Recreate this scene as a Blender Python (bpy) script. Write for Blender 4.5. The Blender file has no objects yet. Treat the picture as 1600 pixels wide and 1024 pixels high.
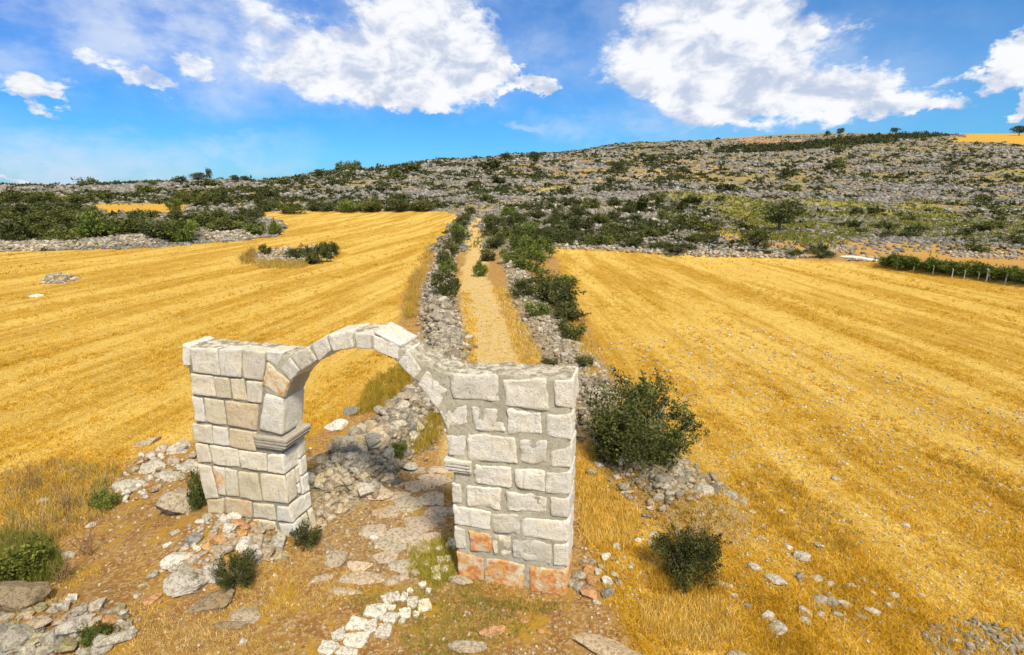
import bpy, bmesh, math, random
import numpy as np
from mathutils import Vector, Matrix
R = math.radians
rng = np.random.default_rng(7)
random.seed(7)
SC = bpy.context.scene
COL = SC.collection

# ------------------------------------------------------------------ camera, light
CAM_H = 6.7; FPX = 837.8; PITCH = 0.2484; ROLL = 0.0035
cam_d = bpy.data.cameras.new('camera'); cam = bpy.data.objects.new('camera', cam_d); COL.objects.link(cam)
cam.location = (0, 0, CAM_H)
cam.rotation_euler = (Matrix.Rotation(math.pi/2-PITCH, 3, 'X') @ Matrix.Rotation(ROLL, 3, 'Z')).to_euler()
cam_d.sensor_width = 36; cam_d.lens = 36*FPX/1600; cam_d.clip_start = .1; cam_d.clip_end = 20000
SC.camera = cam
SC.view_settings.view_transform = 'Standard'; SC.view_settings.look = 'None'
SC.view_settings.exposure = 0.15; SC.view_settings.gamma = 1
SUN_EL, SUN_AZ = R(52), R(158)       # azimuth clockwise from +Y
sd = Vector((math.sin(SUN_AZ)*math.cos(SUN_EL), math.cos(SUN_AZ)*math.cos(SUN_EL), math.sin(SUN_EL)))
sun_d = bpy.data.lights.new('sun', 'SUN'); sun = bpy.data.objects.new('sun', sun_d); COL.objects.link(sun)
sun_d.energy = 4.9; sun_d.angle = R(9); sun_d.color = (1, .91, .77)
sun.rotation_euler = sd.to_track_quat('Z', 'Y').to_euler()


class NT:
    """small node helper"""
    def __init__(s, tree): s.t = tree; s.t.nodes.clear()
    def n(s, typ, ins=None, **kw):
        nd = s.t.nodes.new(typ)
        for k, v in kw.items(): setattr(nd, k, v)
        for k, v in (ins or {}).items():
            if isinstance(v, bpy.types.NodeSocket): s.t.links.new(v, nd.inputs[k])
            else: nd.inputs[k].default_value = v
        return nd
    def m(s, op, a, b=None, c=None, clamp=False):
        ins = {0: a}
        if b is not None: ins[1] = b
        if c is not None: ins[2] = c
        return s.n('ShaderNodeMath', ins, operation=op, use_clamp=clamp).outputs[0]
    def mix(s, f, a, b, blend='MIX'):
        nd = s.n('ShaderNodeMix', data_type='RGBA', blend_type=blend)
        for i, v in ((0, f), (6, a), (7, b)):
            if isinstance(v, bpy.types.NodeSocket): s.t.links.new(v, nd.inputs[i])
            else:
                nd.inputs[i].default_value = v if i == 0 else (tuple(v)+(1,))[:4]
        return nd.outputs[2]
    def sm(s, x, a, b):
        nd = s.n('ShaderNodeMapRange', {0: x, 1: a, 2: b, 3: 0., 4: 1.}, interpolation_type='SMOOTHSTEP')
        return nd.outputs[0]
    def noise(s, vec, scale, detail=4, rough=.55, dist=0.):
        nd = s.n('ShaderNodeTexNoise', {'Scale': scale, 'Detail': detail, 'Roughness': rough, 'Distortion': dist})
        if vec is not None: s.t.links.new(vec, nd.inputs['Vector'])
        return nd


# world: Nishita sky with clouds laid out by direction
W = bpy.data.worlds.new("World"); SC.world = W; W.use_nodes = True
w = NT(W.node_tree)
sky = w.n('ShaderNodeTexSky', sky_type='NISHITA', sun_disc=False)
sky.sun_elevation = SUN_EL; sky.sun_rotation = SUN_AZ; sky.altitude = 300; sky.air_density = 1.0; sky.dust_density = .6; sky.ozone_density = 2.2
tc = w.n('ShaderNodeTexCoord')
sep = w.n('ShaderNodeSeparateXYZ', {0: tc.outputs['Generated']})
X, Y, Z = sep.outputs
az = w.m('ARCTAN2', X, Y); el = w.m('ARCSINE', w.m('MAXIMUM', w.m('MINIMUM', Z, 1.), -1.))


def azel(px, py):
    x = (px-800)/FPX; yu = (512-py)/FPX
    c, s = math.cos(PITCH), math.sin(PITCH)
    d = Vector((x, c+yu*s*1.0, -s+yu*c)); d.normalize()
    return math.atan2(d.x, d.y), math.asin(d.z)


comb = w.n('ShaderNodeCombineXYZ', {0: az, 1: w.m('MULTIPLY', el, 1.6), 2: 0.})
wn = w.noise(comb.outputs[0], 7.0, 6, .6)
wn2 = w.noise(comb.outputs[0], 26.0, 6, .62)
sn = w.n('ShaderNodeSeparateXYZ', {0: wn.outputs['Color']})
sn2 = w.n('ShaderNodeSeparateXYZ', {0: wn2.outputs['Color']})
waz = w.m('ADD', w.m('ADD', az, w.m('MULTIPLY', w.m('SUBTRACT', sn.outputs[0], .5), .20)), w.m('MULTIPLY', w.m('SUBTRACT', sn2.outputs[0], .5), .07))
wel = w.m('ADD', w.m('ADD', el, w.m('MULTIPLY', w.m('SUBTRACT', sn.outputs[1], .5), .12)), w.m('MULTIPLY', w.m('SUBTRACT', sn2.outputs[1], .5), .05))


def blobs(lst, soft):
    tot = None
    for (px, py, wx, wy, st) in lst:
        a0, e0 = azel(px, py)
        a1, _ = azel(px+wx, py); a2, _ = azel(px-wx, py); _, e1 = azel(px, py-wy)
        ra = (a1-a2)/2; re = abs(e1-e0)
        dx = w.m('DIVIDE', w.m('SUBTRACT', waz, a0), ra); dy = w.m('DIVIDE', w.m('SUBTRACT', wel, e0), re)
        q = w.m('SQRT', w.m('ADD', w.m('MULTIPLY', dx, dx), w.m('MULTIPLY', dy, dy)))
        v = w.m('MULTIPLY', w.n('ShaderNodeMapRange', {0: q, 1: 1+soft, 2: 1-soft, 3: 0., 4: 1.}, interpolation_type='SMOOTHSTEP').outputs[0], st)
        tot = v if tot is None else w.m('MAXIMUM', tot, v)
    return tot


dense = blobs([(660, 60, 115, 100, 1), (540, 80, 120, 60, .8), (450, 50, 90, 40, .6), (620, 130, 140, 52, .95), (500, 110, 110, 42, .8), (740, 110, 60, 50, 1), (825, 130, 38, 17, .95), (640, 165, 60, 22, .9),
               (1120, 70, 170, 75, 1), (1050, 110, 110, 40, .95), (1180, 150, 150, 55, 1), (1320, 150, 110, 45, 1), (1120, 10, 130, 60, 1), (1420, 160, 70, 18, .8), (1250, 60, 60, 22, .9),
               (1575, 110, 85, 26, .95), (1600, 60, 50, 30, .9), (1600, 160, 25, 30, .85), (60, 140, 52, 30, .85), (215, 128, 48, 20, .75), (150, 95, 50, 22, .6), (290, 95, 45, 22, .7), (10, 290, 40, 8, .8),
               (1800, 90, 140, 60, .9), (-200, 120, 120, 50, .8)], .5)
thin = blobs([(330, 60, 260, 95, 1.), (330, 40, 330, 80, .75), (560, 80, 260, 85, .8), (10, 85, 80, 35, .6), (130, 275, 230, 55, .8), (400, 235, 80, 25, .5), (960, 195, 110, 26, .55), (840, 90, 110, 50, .45),
              (1180, 120, 260, 90, .5), (1000, 20, 150, 50, .35), (700, -150, 600, 160, .6), (-300, 200, 300, 80, .5), (2000, 150, 300, 100, .5), (830, 200, 35, 10, .6), (420, 100, 180, 60, .8)], .75)
inn = w.noise(comb.outputs[0], 14.0, 8, .6, .3)
inner = w.sm(inn.outputs[0], .36, .58)
mask_t = w.m('MULTIPLY', thin, w.m('ADD', .28, w.m('MULTIPLY', w.sm(wn.outputs[0], .36, .60), .62)), clamp=True)
# high haze bank away from the photographed part of the sky
# blue: Nishita, deepened towards the left
lft = w.n('ShaderNodeMapRange', {0: az, 1: -.75, 2: .35, 3: 0., 4: 1.}).outputs[0]
low = w.n('ShaderNodeMapRange', {0: el, 1: .30, 2: .0, 3: 0., 4: 1.}).outputs[0]
tint = w.mix(w.m('MAXIMUM', lft, w.m('MULTIPLY', low, .9)), (.12, .62, 1.36), (.36, .86, 1.30))
blue = w.mix(1., sky.outputs[0], tint, 'MULTIPLY')
cloud_shade = w.mix(w.sm(inn.outputs[0], .36, .58), (5.0, 5.7, 7.2), (8.7, 8.8, 9.1))
c1 = w.mix(mask_t, blue, (6.3, 7.1, 8.6))
edge_n = w.noise(comb.outputs[0], 34., 7, .68)
den2 = w.sm(w.m('ADD', dense, w.m('MULTIPLY', w.m('SUBTRACT', w.m('ADD', w.m('MULTIPLY', edge_n.outputs[0], .5), w.m('MULTIPLY', inn.outputs[0], .5)), .5), 1.7)),   .26, .82)
c2 = w.mix(den2, c1, cloud_shade)
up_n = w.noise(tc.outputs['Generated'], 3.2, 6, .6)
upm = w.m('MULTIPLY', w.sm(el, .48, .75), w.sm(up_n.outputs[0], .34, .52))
c2 = w.mix(upm, c2, (8.6, 7.9, 6.6))      # unseen broken cloud overhead, added to make the light softer and more neutral
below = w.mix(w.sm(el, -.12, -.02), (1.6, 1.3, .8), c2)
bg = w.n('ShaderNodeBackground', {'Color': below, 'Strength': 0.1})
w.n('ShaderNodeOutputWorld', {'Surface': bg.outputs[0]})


# ------------------------------------------------------------------ noise / helpers
def _h(ix, iy, iz):
    n = (ix.astype(np.int64)*374761393 + iy.astype(np.int64)*668265263 + iz.astype(np.int64)*2147483647+1013904223) & 0xffffffff
    n = ((n ^ (n >> 13))*1274126177) & 0xffffffff
    n = ((n ^ (n >> 16))*2246822519) & 0xffffffff
    return ((n ^ (n >> 15)) & 0xffffff)/float(0xffffff)


def vnoise(x, y, z=0.):
    x = np.asarray(x, float); y = np.asarray(y, float); z = np.asarray(z, float)+np.zeros_like(x)
    ix, iy, iz = np.floor(x), np.floor(y), np.floor(z)
    fx, fy, fz = x-ix, y-iy, z-iz
    fx, fy, fz = [f*f*(3-2*f) for f in (fx, fy, fz)]
    o = 0
    for a in (0, 1):
        for b in (0, 1):
            for c in (0, 1):
                wt = (fx if a else 1-fx)*(fy if b else 1-fy)*(fz if c else 1-fz)
                o = o+wt*_h(ix+a, iy+b, iz+c)
    return o*2-1


def fbm(x, y, z=0., oct=4, g=.5):
    s = 0; a = 1; t = 0; f = 1.
    for i in range(oct):
        s = s+a*vnoise(np.asarray(x)*f+i*17.3, np.asarray(y)*f-i*9.1, np.asarray(z)*f+i*3.7); t += a; a *= g; f *= 2.03
    return s/t


def sstep(x, a, b):
    t = np.clip((x-a)/(b-a), 0, 1); return t*t*(3-2*t)


CP, SP = math.cos(PITCH), math.sin(PITCH)
CR, SR = math.cos(ROLL), math.sin(ROLL)


def project(x, y, z):
    zr = z-CAM_H; d = y*CP-zr*SP; up = y*SP+zr*CP
    d = np.where(np.abs(d) < 1e-3, 1e-3, d)
    a = FPX*x/d; b = -FPX*up/d
    return 800+CR*a-SR*b, 512+SR*a+CR*b, d


def ray(px, py):
    a0, b0 = px-800, py-512
    a = CR*a0+SR*b0; b = -SR*a0+CR*b0
    x = a/FPX; u = -b/FPX
    return np.array([x, CP+u*SP, -SP+u*CP])     # scaled so that depth along the axis is 1


def G0(px, py, z=0.):
    d = ray(px, py); t = (z-CAM_H)/d[2]; return np.array([d[0]*t, d[1]*t])


def slope_py(py):         # elevation ratio z/Y for an image row near the centre column
    u = (512-py)/FPX
    return (-SP+u*CP)/(CP+u*SP)


def mkmesh(name, V, F, mat=None, parent=None, smooth=False, attrs=None, link=True):
    me = bpy.data.meshes.new(name)
    V = np.asarray(V, np.float32)
    if isinstance(F, np.ndarray):
        k = F.shape[1]; n = len(F)
        me.vertices.add(len(V)); me.vertices.foreach_set('co', V.ravel())
        me.loops.add(n*k); me.loops.foreach_set('vertex_index', F.astype(np.int32).ravel())
        me.polygons.add(n); me.polygons.foreach_set('loop_start', np.arange(0, n*k, k, dtype=np.int32))
        me.polygons.foreach_set('loop_total', np.full(n, k, np.int32))
        me.update(calc_edges=True)
    else:
        me.from_pydata(V.tolist(), [], [list(f) for f in F]); me.update()
    if smooth: me.polygons.foreach_set('use_smooth', np.ones(len(me.polygons), bool))
    for k, v in (attrs or {}).items():
        v = np.asarray(v, np.float32)
        if v.ndim == 1:
            at = me.attributes.new(k, 'FLOAT', 'POINT'); at.data.foreach_set('value', v)
        else:
            if v.shape[1] == 3: v = np.concatenate([v, np.ones((len(v), 1), np.float32)], 1)
            at = me.attributes.new(k, 'FLOAT_COLOR', 'POINT'); at.data.foreach_set('color', v.ravel())
    if mat: me.materials.append(mat)
    if not link: return me
    o = bpy.data.objects.new(name, me); COL.objects.link(o)
    if parent: o.parent = parent
    return o


def tag(o, label=None, cat=None, group=None, kind=None):
    if label: o['label'] = label
    if cat: o['category'] = cat
    if group: o['group'] = group
    if kind: o['kind'] = kind
    return o


def empty(name, loc, rz=0.):
    o = bpy.data.objects.new(name, None); COL.objects.link(o); o.location = loc; o.rotation_euler = (0, 0, rz); o.empty_display_size = .2
    return o


def newmat(name):
    m = bpy.data.materials.new(name); m.use_nodes = True
    return m, NT(m.node_tree)


def finish(t, col, rough=.9, bump=None, bstr=.4, bdist=.02, spec=.2, trans=None):
    ins = {'Base Color': col, 'Roughness': rough, 'Specular IOR Level': spec}
    if bump is not None:
        ins['Normal'] = t.n('ShaderNodeBump', {'Height': bump, 'Strength': bstr, 'Distance': bdist}).outputs[0]
    b = t.n('ShaderNodeBsdfPrincipled', ins)
    sh = b.outputs[0]
    if trans:
        tr = t.n('ShaderNodeBsdfTranslucent', {'Color': col}); sh = t.n('ShaderNodeMixShader', {0: trans, 1: sh, 2: tr.outputs[0]}).outputs[0]
    t.n('ShaderNodeOutputMaterial', {'Surface': sh})


# ------------------------------------------------------------------ terrain
PXC = np.array([-2500, -400, 0, 400, 560, 700, 850, 1000, 1300, 1600, 2000, 4000], float)
YC = np.array([60, 90, 120, 180, 230, 280, 400, 500, 600, 800, 1000, 1500, 2500], float)
fl = [512-FPX*math.tan(PITCH-math.atan(CAM_H/y)) for y in YC]
TAB = np.array([
    [fl[0], 364, 345, 315, 301, 296, 301, 302, 303, 303, 303, 303, 303],
    [fl[0], 363, 341, 311, 296, 292, 300, 302, 303, 303, 303, 303, 303],
    [fl[0], 362, 339, 310, 295, 293, 300, 302, 303, 303, 303, 303, 303],
    [fl[0], 361, 337, 308, 292, 285, 286, 292, 298, 300, 300, 300, 300],
    [fl[0], 361, 335, 305, 288, 274, 266, 268, 272, 280, 284, 288, 290],
    [fl[0], 361, 334, 303, 289, 277, 258, 251, 250, 256, 262, 270, 280],
    [fl[0], 358, 332, 302, 288, 277, 256, 245, 240, 240, 243, 250, 260],
    [fl[0], 356, 331, 300, 286, 275, 254, 239, 230, 223, 221, 227, 240],
    [fl[0], 358, 338, 306, 286, 270, 244, 229, 220, 213, 206, 207, 225],
    [fl[0], 364, 345, 305, 282, 262, 238, 224, 214, 209, 207, 210, 225],
    [fl[0], 364, 345, 305, 280, 258, 232, 218, 208, 203, 201, 205, 220],
    [fl[0], 364, 340, 300, 272, 250, 225, 212, 203, 198, 196, 200, 220]])
AC = (PXC-800)*CP/FPX
ZT = np.array([[CAM_H+slope_py(p)*y for p, y in zip(row, YC)] for row in TAB]); ZT[:, 0] = 0


def polydist(x, y, pts):
    pts = np.asarray(pts); best = np.full(np.shape(x), 1e9); tt = np.zeros(np.shape(x)); L = len(pts)-1
    for i in range(L):
        a, b = pts[i], pts[i+1]; d = b-a
        t = np.clip(((x-a[0])*d[0]+(y-a[1])*d[1])/(d@d), 0, 1)
        q = np.hypot(x-a[0]-t*d[0], y-a[1]-t*d[1])
        m = q < best; best = np.where(m, q, best); tt = np.where(m, (i+t)/L, tt)
    return best, tt


WALL_L = [G0(*p) for p in [(522, 775), (550, 748), (600, 705), (655, 650), (690, 600), (700, 560), (690, 510), (682, 460), (694, 410), (708, 380), (727, 347)]]
WALL_R = [G0(*p) for p in [(1085, 790), (1010, 735), (960, 680), (935, 625), (905, 580), (870, 540), (845, 500), (822, 460), (805, 420), (790, 385), (770, 350)]]
MOUND_L = [G0(*p) for p in [(-900, 425), (-300, 405), (0, 390), (120, 388), (200, 385), (330, 376), (420, 368)]]
ISLE = [G0(*p) for p in [(405, 402), (450, 402), (515, 400)]]
FIELD_EDGE = [G0(*p) for p in [(865, 392), (1000, 398), (1150, 403), (1260, 408), (1380, 418), (1600, 447), (2300, 560)]]
BANK = [G0(*p) for p in [(-300, 1000), (60, 900), (180, 800), (300, 800), (420, 780)]]


def zfar(x, y):
    a = x/np.maximum(y, 30)
    ia = np.clip(np.searchsorted(AC, a)-1, 0, len(AC)-2); ta = np.clip((a-AC[ia])/(AC[ia+1]-AC[ia]), 0, 1); ta = ta*ta*(3-2*ta)
    iy = np.clip(np.searchsorted(YC, y)-1, 0, len(YC)-2); ty = np.clip((y-YC[iy])/(YC[iy+1]-YC[iy]), 0, 1)
    z = (ZT[ia, iy]*(1-ty)+ZT[ia, iy+1]*ty)*(1-ta)+(ZT[ia+1, iy]*(1-ty)+ZT[ia+1, iy+1]*ty)*ta
    return np.where(y < 60, 0, z)


def terrain(x, y):
    x = np.asarray(x, float); y = np.asarray(y, float)
    z = zfar(x, y)
    far = sstep(y, 60, 160)
    z = z + far*(fbm(x/30, y/30, 1., 3)*1.2 + fbm(x/7, y/7, 2., 3)*.55)
    near = 1-sstep(y, 30, 70)
    z = z + near*(fbm(x/6, y/6, 5., 2)*.05+fbm(x/.9, y/.9, 5., 3)*.022)
    d, t = polydist(x, y, WALL_L); z = z + .62*(1-sstep(d, .25, 1.15))*(1+.3*vnoise(x*1.2, y*1.2)) * sstep(t, -.02, .06)
    d, t = polydist(x, y, WALL_R); z = z + .28*(1-sstep(d, .3, 1.3))*(1+.4*vnoise(x*1.2, y*1.2))
    d, t = polydist(x, y, MOUND_L); z = z + .7*(1-sstep(d, .5, 2.6))
    d, t = polydist(x, y, ISLE); z = z + .75*(1-sstep(d, .4, 2.5))
    d, t = polydist(x, y, FIELD_EDGE); z = z + .5*(1-sstep(d, .4, 1.8))
    # raised ground and rubble round the left pier and at the bottom left
    z = z + .38*np.exp(-((x+5.9)**2/2.0+(y-9.6)**2/2.2)) + .30*np.exp(-((x+5.1)**2/.8+(y-8.35)**2/.7))
    z = z + .45*np.exp(-((x+7.0)**2/3.5+(y-6.6)**2/1.2))
    # lane dips a little between its walls
    return z


TS = np.exp(np.linspace(math.log(3.), math.log(2200.), 900))


def hit(px, py):
    d = ray(px, py)
    t = TS
    x, y, z = d[0]*t, d[1]*t, CAM_H+d[2]*t
    g = terrain(x, y)-z
    k = np.argmax(g > 0)
    if g[k] <= 0: return None
    if k == 0: k = 1
    f = -g[k-1]/(g[k]-g[k-1]); tt = t[k-1]+(t[k]-t[k-1])*f
    x, y = d[0]*tt, d[1]*tt
    return np.array([x, y, float(terrain(np.array([x]), np.array([y]))[0])]), tt


def inpoly(px, py, P):
    P = np.asarray(P, float); c = np.zeros(px.shape, bool); n = len(P)
    dist = np.full(px.shape, 1e9)
    for i in range(n):
        x0, y0 = P[i]; x1, y1 = P[(i+1) % n]
        cr = ((y0 > py) != (y1 > py))
        xi = (x1-x0)*(py-y0)/((y1-y0) if y1 != y0 else 1e-9)+x0
        c ^= cr & (px < xi)
        dx, dy = x1-x0, y1-y0; t = np.clip(((px-x0)*dx+(py-y0)*dy)/(dx*dx+dy*dy+1e-9), 0, 1)
        dist = np.minimum(dist, np.hypot(px-x0-t*dx, (py-y0-t*dy)*1.5))
    return np.where(c, dist, -dist)


P_FL = [(-6000, 520), (-400, 420), (0, 393), (130, 392), (240, 387), (330, 380), (435, 370), (446, 352), (420, 342), (385, 331), (500, 329), (700, 331), (716, 340), (692, 372), (664, 400), (640, 440), (622, 500), (640, 570), (650, 600), (590, 625), (540, 640), (490, 680), (300, 690), (220, 705), (150, 750), (60, 800), (-60, 850), (-1500, 1300), (-9000, 3000)]
P_FL2 = [(150, 321), (292, 321), (285, 334), (170, 333)]
P_FR = [(862, 389), (1000, 394), (1150, 400), (1380, 414), (1600, 443), (3000, 640), (9000, 1500), (9000, 5000), (2000, 3000), (1100, 1300), (1000, 1000), (940, 900), (905, 800), (905, 690), (960, 650), (935, 560), (915, 500), (885, 440)]
P_PATH = [(739, 341), (749, 341), (757, 400), (769, 450), (788, 500), (812, 560), (825, 620), (800, 700), (740, 760), (700, 770), (690, 700), (715, 640), (728, 590), (728, 520), (718, 450), (726, 400)]
P_GREEN = [(1000, 318), (1060, 305), (1300, 312), (1450, 322), (1620, 330), (2600, 360), (2600, 400), (1620, 378), (1400, 372), (1250, 380), (1080, 352), (1010, 340)]
P_OCH = [(1060, 350), (1120, 362), (1240, 368), (1420, 376), (1620, 385), (2600, 410), (2600, 520), (1620, 425), (1420, 404), (1250, 396), (1120, 385)]
P_MEAD = [(760, 262), (900, 252), (1060, 250), (1130, 262), (1330, 268), (1300, 280), (1050, 284), (900, 288), (800, 282)]
P_GOLD = [(1500, 208), (1640, 204), (2400, 205), (2400, 235), (1600, 228), (1480, 221)]
P_RED = [(1150, 217), (1180, 214), (1260, 218), (1240, 223), (1160, 224)]
P_TRACK = [(738, 342), (754, 342), (765, 331), (800, 314), (850, 301), (930, 288), (1000, 280), (1052, 262), (1046, 259), (985, 274), (920, 283), (840, 295), (790, 309), (750, 325)]
P_ROCKLANE = [(490, 800), (560, 740), (640, 730), (700, 740), (712, 900), (640, 930), (560, 880), (500, 860)]


def soft(px, py, P, s):
    return sstep(inpoly(px, py, P), -s, s)


def regions(x, y, z):
    px, py, d = project(x, y, z)
    behind = d < 1.2
    px = np.where(behind, np.sign(x)*4000, px); py = np.where(behind, 3000, py)
    nz = fbm(x/2.5, y/2.5, 3., 3)
    s = np.clip(14*9/np.maximum(d, 5), 1.2, 20)
    # jitter the borders in proportion to distance
    big_ = 1+2.0*sstep(y, 55, 80)
    jx = (nz*s*2.2+fbm(x/12, y/12, 6., 2)*s*1.5)*big_; jy = (fbm(x/2.5+40, y/2.5, 3., 3)*s*1.2+fbm(x/9, y/9, 4., 3)*s*.8*sstep(y, 55, 80))*1.
    q, r = px+jx, py+jy
    field = np.maximum(np.maximum(soft(q, r, P_FL, s), soft(q, r, P_FR, s)), soft(q, r, P_FL2, 1.5))
    path = np.maximum(soft(q, r, P_PATH, s*.8), soft(px+nz*3, py+nz*1.5, P_TRACK, 2.)*(.45+.35*sstep(-py, -332, -300)*0+.25*vnoise(x/6, y/10)))
    gj = fbm(x/20, y/35, 2., 4); green = soft(q+gj*60, r+gj*26, P_GREEN, 9)*sstep(gj+nz*.4, -.5, .1); och = soft(q+gj*60, r-gj*16, P_OCH, 7)*.9+soft(q+gj*80, r+gj*14, P_MEAD, 6)*.5*sstep(gj, -.3, .3)
    gold = np.maximum(soft(px+gj*30, py+gj*7, P_GOLD, 1.5), soft(px+gj*20, py+gj*6, P_FL2, 2.))
    red = soft(px+gj*40, py+gj*5, P_RED, 2.)*.7
    hill = sstep(y, 58, 66)*(1-field)
    d1, _ = polydist(x, y, WALL_L); d2, _ = polydist(x, y, WALL_R)
    wall = np.maximum(1-sstep(d1+nz*.3, .7, 1.3), (1-sstep(d2+nz*.5, .6, 1.4))*.8)
    rock = soft(q, r, P_ROCKLANE, s)*(1-np.clip(field, 0, 1))
    return dict(field=field, path=path, green=green, och=och, gold=gold, red=red, hill=hill, wall=wall, rock=rock, px=px, py=py, d=d)


ys = [-20.]
while ys[-1] < 2500:
    yv = ys[-1]; ys.append(yv + (.30 if yv < 2 else .085 if yv < 16 else .085+(yv-16)*.0055))
ys = np.array(ys)
NA = 560
aa = np.sinh(np.linspace(-1, 1, NA)*1.6)/math.sinh(1.6)*1.75
A_, Y_ = np.meshgrid(aa, ys)
X_ = A_*(Y_+25)
xx, yy = X_.ravel(), Y_.ravel()
zz = terrain(xx, yy)
RG = regions(xx, yy, zz)
wA = np.stack([RG['field'], RG['path'], RG['green'], RG['och']], 1)
wB = np.stack([np.maximum(RG['gold'], 0), RG['red'], RG['hill'], np.maximum(RG['wall'], RG['rock']*.25)], 1)
nr, nc = X_.shape
idx = np.arange(nr*nc).reshape(nr, nc)
F = np.stack([idx[:-1, :-1].ravel(), idx[:-1, 1:].ravel(), idx[1:, 1:].ravel(), idx[1:, :-1].ravel()], 1)

mt, t = newmat('ground')
geo = t.n('ShaderNodeNewGeometry'); pos = geo.outputs['Position']
aA = t.n('ShaderNodeAttribute', attribute_name='wa'); aB = t.n('ShaderNodeAttribute', attribute_name='wb')
sa = t.n('ShaderNodeSeparateColor', {0: aA.outputs['Color']}); sb = t.n('ShaderNodeSeparateColor', {0: aB.outputs['Color']})
wf, wp, wg = sa.outputs; wo = aA.outputs['Alpha']; wgo, wr, wh = sb.outputs; ww = aB.outputs['Alpha']
n1 = t.noise(pos, .35, 5, .6).outputs[0]; n2 = t.noise(pos, 2.2, 6, .65).outputs[0]; n3 = t.noise(pos, 14., 5, .7).outputs[0]; n4 = t.noise(pos, 60., 3, .7).outputs[0]
dirt = t.mix(t.sm(n2, .35, .65), (.30, .145, .045), (.42, .25, .085))
dirt = t.mix(t.sm(n3, .48, .60), dirt, (.54, .38, .19)); dirt = t.mix(t.m('MULTIPLY', t.sm(n4, .52, .64), .6), dirt, (.20, .10, .04))
dirt = t.mix(t.sm(t.noise(pos, 1.1, 5, .6).outputs[0], .50, .66), dirt, (.46, .27, .035))
# drill rows in the stubble
sp_ = t.n('ShaderNodeSeparateXYZ', {0: pos})
leftside = t.sm(sp_.outputs[0], 1.5, -1.5)
rowx = t.m('ADD', sp_.outputs[0], t.m('MULTIPLY', sp_.outputs[1], t.m('MULTIPLY', leftside, -.17)))
rowx = t.m('ADD', rowx, t.m('MULTIPLY', sp_.outputs[1], t.m('MULTIPLY', t.m('SUBTRACT', 1., leftside), .05)))
rv = t.n('ShaderNodeCombineXYZ', {0: rowx, 1: t.m('MULTIPLY', sp_.outputs[1], .07), 2: 0.})
rows = t.noise(rv.outputs[0], .9, 4, .7).outputs[0]
rows2 = t.noise(rv.outputs[0], 3.4, 3, .6).outputs[0]
gr = t.mix(t.sm(rows, .38, .62), (.50, .27, .014), (.68, .40, .035))
gr = t.mix(t.m('MULTIPLY', t.sm(rows2, .46, .60), .8), gr, (.80, .54, .12))
gr = t.mix(t.m('MULTIPLY', t.sm(n1, .5, .7), .55), gr, (.44, .26, .02))
gr = t.mix(t.m('MULTIPLY', t.sm(n3, .48, .60), .7), gr, (.24, .125, .018)); gr = t.mix(t.m('MULTIPLY', t.sm(n2, .50, .60), .55), gr, (.56, .29, .018)); gr = t.mix(t.m('MULTIPLY', t.sm(t.noise(pos, 5., 4, .7).outputs[0], .52, .62), .5), gr, (.84, .58, .15))
gr = t.mix(t.m('MULTIPLY', t.sm(n4, .52, .64), .6), gr, (.88, .66, .24))
pth = t.mix(t.sm(n3, .42, .6), (.52, .36, .14), (.76, .60, .34)); pth = t.mix(t.m('MULTIPLY', t.sm(n2, .50, .6), .7), pth, (.58, .36, .05)); pth = t.mix(t.m('MULTIPLY', t.sm(n4, .52, .66), .7), pth, (.36, .24, .10))
hl = t.mix(t.sm(n2, .45, .60), (.30, .21, .09), (.33, .28, .20))
hl = t.mix(t.sm(n1, .5, .62), hl, (.24, .24, .06))
grn = t.mix(t.sm(n2, .42, .6), (.21, .22, .05), (.38, .30, .10))
ocr = t.mix(t.sm(n2, .4, .7), (.52, .31, .09), (.44, .26, .07))
wl = t.mix(t.sm(n3, .4, .6), (.24, .19, .12), (.48, .42, .32))
gr = t.mix(t.m('MULTIPLY', t.sm(t.noise(pos, .9, 6, .68).outputs[0], .48, .60), .55), gr, (.44, .24, .018)); broad = t.noise(rv.outputs[0], .42, 3, .55).outputs[0]; gr = t.mix(t.m('MULTIPLY', t.sm(broad, .46, .58), .5), gr, (.90, .66, .20)); gr = t.mix(t.m('MULTIPLY', t.sm(broad, .46, .36), .4), gr, (.46, .25, .02))
gr = t.mix(t.m('MULTIPLY', t.sm(rows, .50, .64), .28), gr, (.90, .68, .26)); gr = t.mix(t.m('MULTIPLY', t.sm(t.noise(pos, 34., 4, .7).outputs[0], .52, .60), .7), gr, (.22, .125, .02)); gr = t.mix(t.m('MULTIPLY', t.sm(t.noise(pos, 9., 4, .75).outputs[0], .52, .60), .5), gr, (.30, .17, .02))
c = t.mix(wh, dirt, hl); c = t.mix(wo, c, ocr); c = t.mix(wg, c, grn); c = t.mix(wf, c, gr); c = t.mix(wp, c, pth)
c = t.mix(ww, c, wl); c = t.mix(wgo, c, t.mix(t.sm(n2, .4, .6), (.46, .28, .05), (.64, .38, .06))); c = t.mix(wr, c, (.50, .26, .12))
c = t.mix(1., c, (.86, .84, .72), 'MULTIPLY')
finish(t, c, .95, t.m('ADD', t.m('MULTIPLY', n3, 1.), t.m('MULTIPLY', n4, .4)), .8, .06, .1)
M_GROUND = mt
gnd = mkmesh('ground', np.stack([xx, yy, zz], 1), F, mt, smooth=True, attrs=dict(wa=wA, wb=wB))
tag(gnd, kind='structure')

ZG = zz.reshape(nr, nc)


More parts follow.
